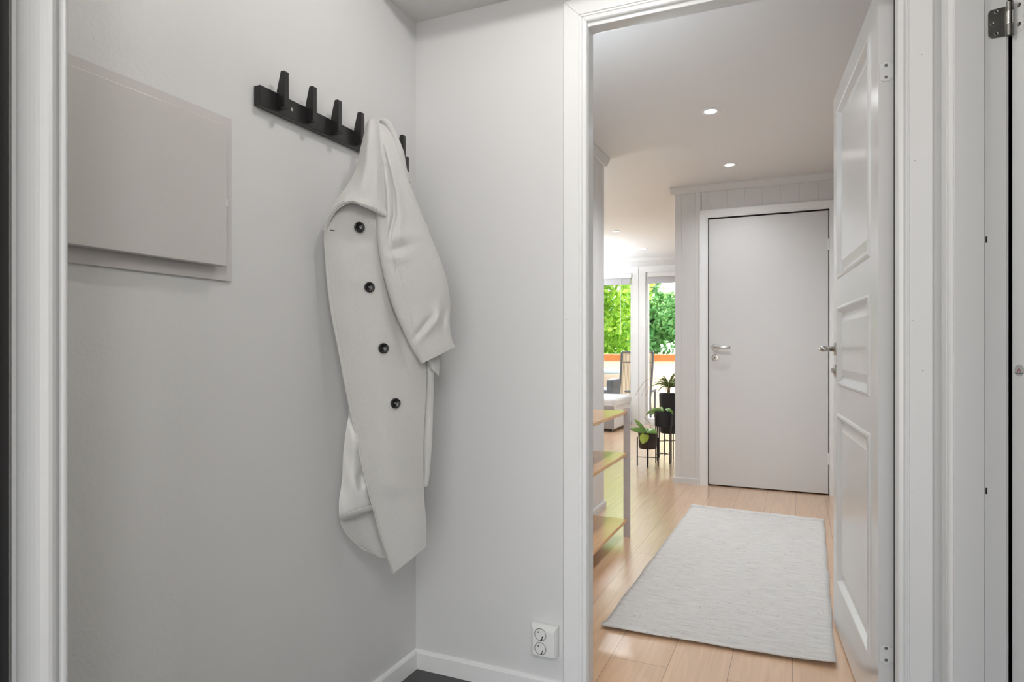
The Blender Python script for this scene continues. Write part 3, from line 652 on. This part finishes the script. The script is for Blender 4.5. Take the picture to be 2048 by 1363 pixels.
for px, py in ((719, 454), (739, 574), (767, 696), (791, 806)):
    p = cpt(px, py, surf_w(px, py)); view = (CAM-p).normalized(); n = (CN*.8+view*.2).normalized()
    bm = bmesh.new(); lathe(bm, [(0, -.004), (.0128, -.004), (.0138, -.001), (.0137, .0012), (.0122, .0026), (.0102, .0022), (.0088, .0008), (0, .0004)], 36, dirm(p, n)); b = obj('button', bm, M['button'], ct, smooth=True)
    side = n.cross(Vector((0, 0, 1))).normalized()
    for sg in (-1, 1):
        bm = bmesh.new(); c_ = p+n*.0012+side*sg*.0016; tube(bm, [c_+Vector((0, 0, -.0016)), c_+n*.0008, c_+Vector((0, 0, .0016))], .0006, 8); obj('thread', bm, M['thread'], b)
# sleeve: closed tube, laid on the coat plane
def sleeve(rows, parent=ct):
    bm = bmesh.new(); SG = 110; rings = []
    R = [[Vector(a), Vector(b), Vector((d, 0, 0))] for a, b, d in rows]
    NV_ = 200
    def ev(f, k):
        y = f*(len(R)-1); i = min(int(y), len(R)-2); t = y-i; g = lambda q: R[max(0, min(len(R)-1, q))][k]
        return cr1(g(i-1), g(i), g(i+1), g(i+2), t)
    for j in range(NV_+1):
        f = j/NV_; a = ev(f, 0); b = ev(f, 1); d = ev(f, 2).x
        ring = []
        for k in range(SG):
            th = k*2*math.pi/SG; cx_ = (a+b)/2+(b-a)/2*math.cos(th); px, py, w0 = cx_.x, cx_.y, cx_.z
            s = math.sin(th); ss = (abs(s)**.75)*(1 if s > 0 else -1)
            wv = w0+d*ss
            if s > 0:
                q = s
                wv -= q*ridge(px, py, [(764, 285), (776, 335), (788, 385), (789, 430), (781, 462), (776, 500)], 3.2, .012)
                wv += q*ridge(px, py, [(772, 300), (784, 345), (798, 392), (802, 436), (800, 480)], 8, .007)
                wv -= q*ridge(px, py, [(760, 300), (766, 345), (770, 400), (768, 440)], 3.5, .007)
                wv += q*ridge(px, py, [(766, 330), (775, 380), (778, 430), (772, 470)], 5, .007)
                wv -= q*.009*math.exp(-((px-793)/20)**2-((py-496+(px-796)*.25)/9)**2)
                wv += q*.007*math.exp(-((px-806)/26)**2-((py-474)/13)**2)
                wv += q*.006*math.exp(-((px-800)/26)**2-((py-515)/12)**2)
                wv -= q*.015*math.exp(-((px-889)/6)**2-((py-635-(888-px)*.9)/20)**2)
                wv += q*.012*math.exp(-((px-876)/8)**2-((py-628-(876-px)*.6)/22)**2)
                wv -= q*.010*math.exp(-(((px-846)+(py-655)*.8)/8)**2-(((px-846)*.8-(py-655))/42)**2)
                wv += q*.007*math.exp(-(((px-860)+(py-655)*.8)/9)**2-(((px-860)*.8-(py-655))/42)**2)
                sx_ = 778+(py-498)*.407 if py < 579 else 811+(py-579)*.174
                if 495 < py < 722: wv -= q*.0028*math.exp(-((px-sx_)/1.6)**2)-q*.0015*math.exp(-((px-sx_-4)/3)**2)
            ring.append(bm.verts.new(cpt(px, py, wv)))
        rings.append(ring)
    for a, b in zip(rings, rings[1:]):
        for k in range(SG): bm.faces.new((a[k], a[(k+1) % SG], b[(k+1) % SG], b[k]))
    bm.faces.new(rings[0])
    o = obj('sleeve', bm, M['wool'], parent, smooth=True)
    s = o.modifiers.new('solid', 'SOLIDIFY'); s.thickness = .004; s.offset = -1
    return o
sleeve([((750, 246, -.02), (776, 243, -.022), .010), ((754, 268, -.012), (785, 266, -.018), .014), ((758, 300, -.002), (797, 300, -.010), .018),
        ((760, 345, .004), (812, 348, -.004), .024), ((754, 395, .006), (834, 402, -.004), .030), ((752, 440, .008), (852, 450, -.004), .036),
        ((757, 500, .008), (874, 502, -.004), .042), ((769, 560, .008), (893, 556, -.004), .044), ((786, 615, .008), (901, 606, -.004), .042),
        ((805, 660, .010), (900, 642, -.002), .040), ((822, 695, .012), (902, 668, .0), .036), ((835, 716, .014), (907, 685, .002), .032), ((842, 728, .014), (911, 693, .002), .030)])
# collar turned over the front
def co(px, py, u, v):
    d = ridge(px, py, [(742, 255), (735, 300), (728, 360), (722, 400)], 9, .006)
    d -= ridge(px, py, [(712, 350), (704, 380), (697, 405)], 7, .004)
    d += .004*math.exp(-((v-.965)/.02)**2)-.003*math.exp(-((v-.925)/.015)**2)
    return d
cloth('collar', [
    [(733, 248, -.02), (737, 240, .0), (744, 237, .006), (750, 237, .006), (756, 242, -.004)],
    [(727, 270, -.016), (735, 266, .010), (744, 264, .018), (752, 264, .016), (759, 268, .002)],
    [(721, 302, -.014), (732, 300, .018), (743, 299, .028), (753, 300, .026), (762, 303, .010)],
    [(712, 338, -.012), (727, 338, .024), (741, 339, .036), (754, 341, .036), (765, 345, .018)],
    [(693, 372, -.008), (713, 374, .028), (734, 378, .042), (753, 382, .044), (767, 385, .026)],
    [(670, 402, -.006), (697, 390, .030), (727, 397, .046), (751, 408, .050), (770, 411, .034)],
    [(654, 437, -.006), (677, 408, .026), (708, 401, .048), (740, 414, .054), (773, 425, .040)],
    [(649, 462, -.010), (667, 424, .018), (697, 402, .044), (732, 411, .054), (772, 432, .042)]], 50, 70, M['wool'], co, thick=.005)

# ------------------------------------------------------------------ rug
rg = bmesh.new(); NX, NY = 36, 90
A, B_, C__, D = Vector((.478, .530, 0)), Vector((1.268, .552, 0)), Vector((.505, 2.588, 0)), Vector((1.298, 2.532, 0))
hv = [0, .001, .003, .006, .010, .014, .0165, .018, .0195, .022]
VL = hv+[.022+(.956)*k/70 for k in range(1, 70)]+[1-a for a in reversed(hv)]; NY = len(VL)-1
gr = []
for j in range(NY+1):
    v = VL[j]; r = []
    for i in range(NX+1):
        u = i/NX; p = (A*(1-u)+B_*u)*(1-v)+(C__*(1-u)+D*u)*v
        z = .0075+.0008*math.sin(u*19+v*7)+.0006*math.sin(v*43)
        dh = min(v, 1-v)*2.03
        if dh < .036: z += (.012 if v > .5 else .007)*math.sqrt(max(0, 1-((dh-.018)/.018)**2))
        z -= .0025*math.exp(-((dh-.037)/.003)**2)
        z += .008*math.exp(-((1-u)/.12)**2-(v/.02)**2)+.003*math.exp(-(v/.02)**2)
        p.x += .002*math.sin(v*31)*(1 if i in (0, NX) else 0)
        r.append(rg.verts.new((p.x, p.y, z)))
    gr.append(r)
for j in range(NY):
    for i in range(NX): rg.faces.new((gr[j][i], gr[j][i+1], gr[j+1][i+1], gr[j+1][i]))
ro = obj('rug', rg, M['rug'], smooth=True)
sm = ro.modifiers.new('solid', 'SOLIDIFY'); sm.thickness = .0065; sm.offset = -1 if ro.data.polygons[0].normal.z > 0 else 1
tag(ro, 'off white woven runner rug lying on the oak hall floor', 'rug')
# ------------------------------------------------------------------ oak shelf unit
sh = thing('shelf_unit', 'low three tier oak shelf unit with grey white legs along the hall partition', 'shelf', (.14, 1.25, 0))
for z in (.704, .469, .101):
    obj('shelf', boxes((.0, .280, .62, 1.728, z-.018, z)), M['shelf'], sh, bevel=.003)
for x, y in ((.260, 1.7285), (.0, 1.7285), (.260, .605), (.0, .605)):
    obj('leg', boxes((x, x+.037, y, y+.012, 0, .722)), M['white_metal'], sh, bevel=.001)

# ------------------------------------------------------------------ ceiling downlights
def downlight(x, y, z, label, pw, size=.075, grp='recessed downlights'):
    t = thing('downlight', label, 'ceiling light', (x, y, z), grp)
    bm = bmesh.new(); r = size/2
    lathe(bm, [(r*.62, -.001), (r*.66, -.004), (r*.95, -.005), (r*1.05, -.003), (r*1.06, 0)], 32, Matrix.Translation((x, y, z))); obj('trim_ring', bm, M['trim'], t, smooth=True)
    bm = bmesh.new(); lathe(bm, [(r*.63, -.0015), (r*.3, -.003), (0, -.0035)], 32, Matrix.Translation((x, y, z))); obj('lens', bm, M['lamp'], t, smooth=True)
    ld = bpy.data.lights.new('downlight_bulb', 'SPOT'); ld.energy = pw; ld.spot_size = math.radians(150); ld.spot_blend = .8; ld.shadow_soft_size = .03; ld.color = (.90, .95, 1)
    lo = bpy.data.objects.new('downlight_bulb', ld); COL.objects.link(lo); lo.parent = t; lo.location = (0, 0, -.012)
    return t
HP = 40
downlight(.729, 1.733, HC, 'largest downlight, nearest the top of the doorway', HP*1.5, .10)
downlight(.723, 2.817, HC, 'second downlight, just in front of the closed flush door', HP*.45, .10)
downlight(-.63, 4.945, HC, 'small downlight over the living room, left of the partition edge', HP, .09)
downlight(-.631, 6.266, HC, 'faint farthest downlight near the far windows', HP, .09)
# ceiling lamp of the entrance room (above the frame)
cl = thing('ceiling_lamp', 'round white ceiling lamp of the entrance room', 'ceiling light', (.62, -.56, 2.26))
bm = bmesh.new(); lathe(bm, [(.05, 0), (.052, -.008), (.045, -.012), (0, -.013)], 32, Matrix.Translation((.62, -.56, 2.26))); obj('lamp_shade', bm, M['lamp'], cl, smooth=True)
ld = bpy.data.lights.new('ceiling_bulb', 'POINT'); ld.shadow_soft_size = .022; ld.energy = 5.4; ld.color = (1, .985, .97)
lo = bpy.data.objects.new('ceiling_bulb', ld); COL.objects.link(lo); lo.parent = cl; lo.location = (0, 0, -.05)

def uplight(name, label, x, y, z, e, pole):  # added lamps out of view that brighten the hall and living room
    t = thing(name, label, 'lamp', (x, y, 0 if pole else z))
    bm = bmesh.new(); lathe(bm, [(.02, -.09), (.03, -.09), (.10, 0), (.097, 0), (.028, -.085), (0, -.085)], 28, Matrix.Translation((x, y, z))); obj('lamp_shade', bm, M['socket'], t, smooth=True)
    if pole:
        bm = bmesh.new(); tube(bm, [(x, y, .02), (x, y, z-.085)], .012, 10); obj('pole', bm, M['steel'], t)
        bm = bmesh.new(); lathe(bm, [(0, 0), (.13, 0), (.13, .012), (.02, .022), (0, .022)], 28, Matrix.Translation((x, y, 0))); obj('base', bm, M['steel'], t)
    else: obj('wall_plate', boxes((x-.04, x+.04, .09, y-.02, z-.10, z-.04)), M['steel'], t)
    l = bpy.data.lights.new('added_uplight_bulb', 'SPOT'); l.energy = e; l.spot_size = math.radians(165); l.spot_blend = .6; l.shadow_soft_size = .05; l.color = (.82, .92, 1)
    o = bpy.data.objects.new('added_uplight_bulb', l); COL.objects.link(o); o.parent = t; o.location = (0, 0, (z if pole else 0)+.0); o.rotation_euler = (math.pi, 0, 0)
uplight('added_floor_uplight', 'added unseen uplighting floor lamp that brightens the living room', -2.2, 5.9, 1.55, 270, True)
uplight('added_floor_uplight', 'added unseen uplighting floor lamp behind the partition, for more ceiling light', -1.6, 2.6, 1.6, 70, True)
uplight('added_wall_uplight', 'added unseen cup wall lamp that brightens the hall ceiling', .25, .20, 1.75, 15, False)
pl = thing('added_fill_lamp', 'added unseen round lamp behind the camera that fills the entrance', 'ceiling light', (1.75, -2.40, 2.3))  # added lamp behind the camera, fill light for the entrance
bm = bmesh.new(); lathe(bm, [(.14, 0), (.15, -.03), (.11, -.05), (0, -.055)], 32, Matrix.Translation((1.75, -2.40, 2.3))); obj('lamp_shade', bm, M['lamp'], pl, smooth=True)
ld = bpy.data.lights.new('added_fill_bulb', 'POINT'); ld.shadow_soft_size = .12; ld.energy = 23; ld.color = (.97, .985, 1)
lo = bpy.data.objects.new('added_fill_bulb', ld); COL.objects.link(lo); lo.parent = pl; lo.location = (0, 0, -.2)
# ------------------------------------------------------------------ living room things
pf = thing('pouf', 'square upholstered pouf, pale grey, by the far window', 'pouf', (-1.27, 6.5, 0))
bm = boxes((-1.60, -.952, 6.12, 6.95, .03, .33)); obj('base_cushion', bm, M['sofa_white'], pf, bevel=.035, seg=4)
bm = boxes((-1.585, -.975, 6.10, 6.14, .04, .335)); obj('front_panel', bm, M['sofa_grey'], pf, bevel=.015, seg=3)
bm = boxes((-1.61, -.945, 6.105, 6.96, .30, .425)); obj('seat_cushion', bm, M['sofa_white'], pf, bevel=.04, seg=4)
for x, y in ((-1.52, 6.18), (-1.03, 6.18), (-1.52, 6.88), (-1.03, 6.88)): obj('foot', boxes((x-.02, x+.02, y-.02, y+.02, 0, .035)), M['black'], pf)

def cyl_pot(name, label, x, y, z0, z1, r0, r1, m, legs, ring_r, cross_z, lean=0):
    t = thing(name, label, 'plant pot', (x, y, 0))
    bm = bmesh.new(); lathe(bm, [(0, z0), (r0-.006, z0), (r0, z0+.006), (r1, z1-.003), (r1-.002, z1), (r1-.006, z1), (r1-.007, z1-.03), (0, z1-.032)], 36, Matrix.Translation((x, y, 0))); obj('pot', bm, m, t, smooth=True).modifiers.new('e', 'EDGE_SPLIT')
    for (dx, dy) in legs:
        bm = bmesh.new(); tube(bm, [(x+dx, y+dy, .0), (x+dx, y+dy, max(z0+.10, z0+.02))], .0055, 8); obj('stand_leg', bm, M['blackmetal'], t)
    bm = bmesh.new(); tube(bm, [(x+legs[0][0], y+legs[0][1], cross_z), (x+legs[2][0], y+legs[2][1], cross_z)], .004, 6); tube(bm, [(x+legs[1][0], y+legs[1][1], cross_z), (x+legs[3][0], y+legs[3][1], cross_z)], .004, 6)
    obj('stand_brace', bm, M['blackmetal'], t)
    return t
def legset(r, a0): return [(r*math.cos(math.radians(a0+90*k)), r*math.sin(math.radians(a0+90*k))) for k in range(4)]
p1 = cyl_pot('planter_stand', 'lowest dark pot with broad green leaves on a black wire stand', -.085, 3.97, .155, .305, .078, .086, M['pot_brown'], legset(.092, 10), .09, .075)
p2 = cyl_pot('planter_stand', 'tallest black planter with a spiky ponytail palm on a black stand', .005, 4.50, .235, .615, .082, .092, M['pot'], legset(.100, 35), .09, .16)
p3 = cyl_pot('planter_stand', 'black pot with drooping strap leaves in front of the tall planter', .012, 4.20, .333, .478, .080, .084, M['pot'], legset(.090, 50), .09, .08)
def blade(bm, base, tip, width, droop, n=9, fold=.15, up=Vector((0, 0, 1))):
    base = Vector(base); tip = Vector(tip); ax = tip-base; side = ax.cross(up); side = side.normalized() if side.length > 1e-4 else Vector((1, 0, 0))
    prev = None
    for i in range(n+1):
        f = i/n; p = base+ax*f+Vector((0, 0, droop*4*f*(1-f))); wd = width*(math.sin(math.pi*min(1, f*.93+.05))**.7)
        a = bm.verts.new(p-side*wd); c = bm.verts.new(p-Vector((0, 0, wd*fold))); b = bm.verts.new(p+side*wd)
        if prev: bm.faces.new((prev[0], prev[1], c, a)); bm.faces.new((prev[1], prev[2], b, c))
        prev = (a, c, b)
def leafobj(name, bm, m, parent, th=.0015):
    o = obj(name, bm, m, parent, smooth=True); s = o.modifiers.new('solid', 'SOLIDIFY'); s.thickness = th; return o
# spiky palm
bm = bmesh.new(); tube(bm, [(.005, 4.50, .58), (.003, 4.50, .63), (.006, 4.50, .68)], .022, 10, .010); obj('palm_trunk', bm, M['stem'], p2, smooth=True)
rnd = random.Random(3)
bm = bmesh.new()
for k in range(64):
    a = rnd.uniform(0, 2*math.pi); L_ = rnd.uniform(.10, .21); e = rnd.uniform(.05, 1.25)
    tipz = .67+L_*math.sin(e)*.75-rnd.uniform(0, .07); rr = L_*math.cos(e)*.95+.02
    tp = Vector((.006+rr*math.cos(a), 4.50+rr*math.sin(a), tipz))
    blade(bm, (.006, 4.50, .665), tp, .0055, rnd.uniform(.03, .07), 10, .15, (CAM-tp).normalized()+Vector((0, 0, .4)))
leafobj('palm_blades', bm, M['leaf_thin'], p2, .0008)
bm = bmesh.new()
for k in range(5):
    a = rnd.uniform(2.6, 3.9); L_ = rnd.uniform(.2, .34); pts = []
    for i in range(9):
        f = i/8; pts.append((-.01+L_*f*math.cos(a), 4.50+L_*f*math.sin(a)*.4, .68+.13*math.sin(f*2.6)-.16*f*f))
    tube(bm, pts, .0009, 5)
obj('dry_tendrils', bm, M['stem'], p2)
def face_blade(base, tip, wd, droop, m, parent, fold=.2):
    b_ = Vector(base); t_ = Vector(tip); bm = bmesh.new(); blade(bm, b_, t_, wd, droop, 14, fold, (CAM-t_).normalized()+Vector((0, 0, .55))); leafobj('leaf', bm, M[m], parent)
# strap leaves of the middle pot
for (px, py, yy), wd, dr_ in (((1291, 830, 4.1), .016, .035), ((1300, 832, 4.15), .013, .03), ((1347, 829, 4.12), .016, .035), ((1336, 822, 4.05), .014, .02), ((1318, 815, 4.3), .012, .02)):
    face_blade((.012, 4.19, .470), at(px, py, 1, yy), wd, dr_, 'leaf_dark', p3)
# broad leaves of the low pot
for (px, py, yy), wd, dr_, m in (((1259, 857, 3.86), .026, .006, 'leaf_dark'), ((1269, 838, 3.95), .017, .004, 'leaf_dark'), ((1314, 866, 3.84), .030, .020, 'leaf_dark'), ((1285, 887, 3.82), .040, .004, 'leaf_lime'), ((1300, 858, 4.02), .02, .02, 'leaf_dark')):
    face_blade((-.085, 3.90, .307), at(px, py, 1, yy), wd, dr_, m, p1)
bm = bmesh.new(); tube(bm, [(-.07, 3.96, .29), (-.055, 3.955, .35), (-.06, 3.95, .385), (-.085, 3.95, .41), (-.115, 3.95, .435)], .0022, 6); obj('flower_stalk', bm, M['stem'], p1)

# roller blinds
for a, b, lab in ((-2.28, -.962, 'grey roller blind rolled up over the left far window'), (-.775, .14, 'grey roller blind rolled up over the right far window')):
    t = thing('roller_blind', lab, 'blind', ((a+b)/2, WY, 2.09))
    obj('cassette', boxes((a+.03, b-.005, WY-.03, WY+.019, 2.035, 2.098)), M['trim'], t, bevel=.004)
    obj('fabric', boxes((a+.032, b-.03, WY-.004, WY+.004, 1.945, 2.036)), M['blind'], t)
    bm = bmesh.new(); tube(bm, [(b-.16, WY-.012, 2.04), (b-.16, WY-.012, 1.25)], .0025, 6); obj('pull_chord', bm, M['socket'], t)

# ------------------------------------------------------------------ balcony
struct('floor', boxes((-5, 2.2, 7.2, 9.35, -.16, -.05)), M['deck'], 'pale balcony deck outside the far windows', 'floor')
bl = thing('balcony_railing', 'cream balcony parapet with a reddish brown wooden top rail', 'railing', (-1.4, 9.25, -.05))
obj('top_rail', boxes((-5, 2.2, 9.18, 9.32, .838, .957)), M['rail_wood'], bl, bevel=.004)
obj('parapet_panel', boxes((-5, 2.2, 9.23, 9.27, -.03, .838)), M['rail_panel'], bl)
obj('bottom_rail', boxes((-5, 2.2, 9.20, 9.30, -.05, .04)), M['rail_wood'], bl)
# garden chair, backrest towards the room
gc = thing('garden_chair', 'high backed garden chair with striped beige sling on the balcony', 'garden chair', (-1.22, 8.15, -.05))
yb = 8.15
def gx(px, py, y=yb): return at(px, py, 1, y)
tl, tr = gx(1247, 703), gx(1309, 703); blm, brm = gx(1237, 800), gx(1300, 800)
bm = bmesh.new(); n = 14; g = []
for j in range(n+1):
    f = j/n; l = tl.lerp(blm, f); r = tr.lerp(brm, f); row = []
    for i in range(9):
        q = l.lerp(r, i/8); row.append(bm.verts.new((q.x, q.y-.10*(1-f)**2+.02*math.sin(math.pi*i/8), q.z)))
    g.append(row)
for j in range(n):
    for i in range(8): bm.faces.new((g[j][i], g[j][i+1], g[j+1][i+1], g[j+1][i]))
leafobj('backrest_sling', bm, M['stripe'], gc, .006)
bm = bmesh.new()
for A_, B2 in ((tl, blm), (tr, brm)):
    tube(bm, [(A_.lerp(B2, f).x, A_.y-.10*(1-f)**2, A_.lerp(B2, f).z) for f in (0, .15, .3, .5, .7, .85, 1)]+[(B2.x, B2.y+.05, -.05)], .017, 8)
tube(bm, [(tl.x, tl.y-.1, tl.z), (tr.x, tr.y-.1, tr.z)], .012, 8); tube(bm, [(tl.lerp(blm, .22).x, tl.y-.06, tl.lerp(blm, .22).z), (tr.lerp(brm, .22).x, tr.y-.06, tr.lerp(brm, .22).z)], .006, 8)
obj('frame', bm, M['wicker'], gc)
obj('seat', boxes((blm.x, brm.x, yb, yb+.5, .36, .40)), M['wicker'], gc, bevel=.01)
for x in (blm.x+.02, brm.x-.02): obj('front_leg', boxes((x-.012, x+.012, yb+.46, yb+.485, -.05, .36)), M['wicker'], gc)
# lounge seat with pale cushion to its left
lc = thing('lounge_chair', 'dark wicker lounge chair left of the striped garden chair', 'garden chair', (-1.95, 8.5, -.05))
obj('seat_base', boxes((-2.35, -1.57, 8.2, 8.9, -.05, .40)), M['wicker'], lc, bevel=.03, seg=3)
obj('armrest', boxes((-1.66, -1.55, 8.2, 8.9, .38, .56)), M['wicker'], lc, bevel=.03, seg=3)
gt = thing('garden_table', 'pale rounded garden table top seen at the left window edge', 'table', (-2.05, 9.0, -.05))
obj('table_top', boxes((-2.45, -1.62, 8.93, 9.13, .615, .70)), M['cushion'], gt, bevel=.035, seg=4)
bm = bmesh.new(); tube(bm, [(-2.0, 9.03, -.05), (-2.0, 9.03, .62)], .03, 10); obj('table_leg', bm, M['wicker'], gt)

# ------------------------------------------------------------------ garden
struct('ground', boxes((-40, 30, 9.4, 60, -3.1, -3.0)), M['grass'], 'lawn below the balcony', 'ground')
def tree(x, y, h, rad, m, seed, label, cnt):
    rn = random.Random(seed); t = thing('tree', label, 'tree', (x, y, -3), 'leafy trees beyond the balcony')
    bm = bmesh.new(); tube(bm, [(x, y, -3), (x+.1, y, -1), (x-.05, y+.1, 1.5), (x, y, h-1.5)], .22, 10, .07)
    obj('trunk', bm, M['bark'], t, smooth=True)
    cl_ = []
    for k in range(70):
        a = rn.uniform(0, 2*math.pi); zz = rn.uniform(-2.2, h-.3); prof_ = rad*math.sqrt(max(.1, 1-((zz-h*.3)/(h*.8+1))**2))
        rr = prof_*rn.uniform(.15, 1); cl_.append((x+rr*math.cos(a), y+rr*math.sin(a)*.8, zz, rn.uniform(.45, .9)))
    vs = []; fs = []
    for k in range(cnt):
        c0 = cl_[k % len(cl_)]; d = Vector((rn.gauss(0, 1), rn.gauss(0, 1), rn.gauss(0, 1))).normalized()*c0[3]*(rn.random()**.35)
        p = Vector(c0[:3])+d; n_ = (d.normalized()*.6+Vector((rn.gauss(0, 1), rn.gauss(0, 1), rn.gauss(0, 1)+.4))).normalized()
        a1 = n_.orthogonal().normalized(); a1.rotate(Matrix.Rotation(rn.uniform(0, 6.3), 3, n_)); b1 = n_.cross(a1); s = rn.uniform(.04, .085)
        i = len(vs); vs += [p-a1*s*1.3, p+b1*s*.7, p+a1*s*1.3+n_*s*.3, p-b1*s*.7]; fs.append((i, i+1, i+2, i+3))
    me = bpy.data.meshes.new('foliage'); me.from_pydata(vs, [], fs); me.materials.append(m); o = bpy.data.objects.new('foliage', me); COL.objects.link(o); o.parent = t; o.matrix_parent_inverse = t.matrix_basis.inverted()
tree(-4.0, 12.6, 4.8, 1.5, M['fol1'], 1, 'sunlit yellow green tree seen through the left far window', 52000)
tree(-1.9, 17.4, 6.6, 2.2, M['fol2'], 2, 'deeper green tree seen through the right far window', 52000)
tree(-9.0, 13.4, 5.0, 2.0, M['fol1'], 3, 'tree beyond the balcony hidden left of the windows', 16000)
tree(3.6, 14.5, 5.0, 1.9, M['fol2'], 4, 'tree beyond the balcony hidden behind the hall wall', 16000)
tree(-7.4, 20.5, 7.2, 2.8, M['fol2'], 5, 'darker tall tree standing farthest back on the left', 26000)
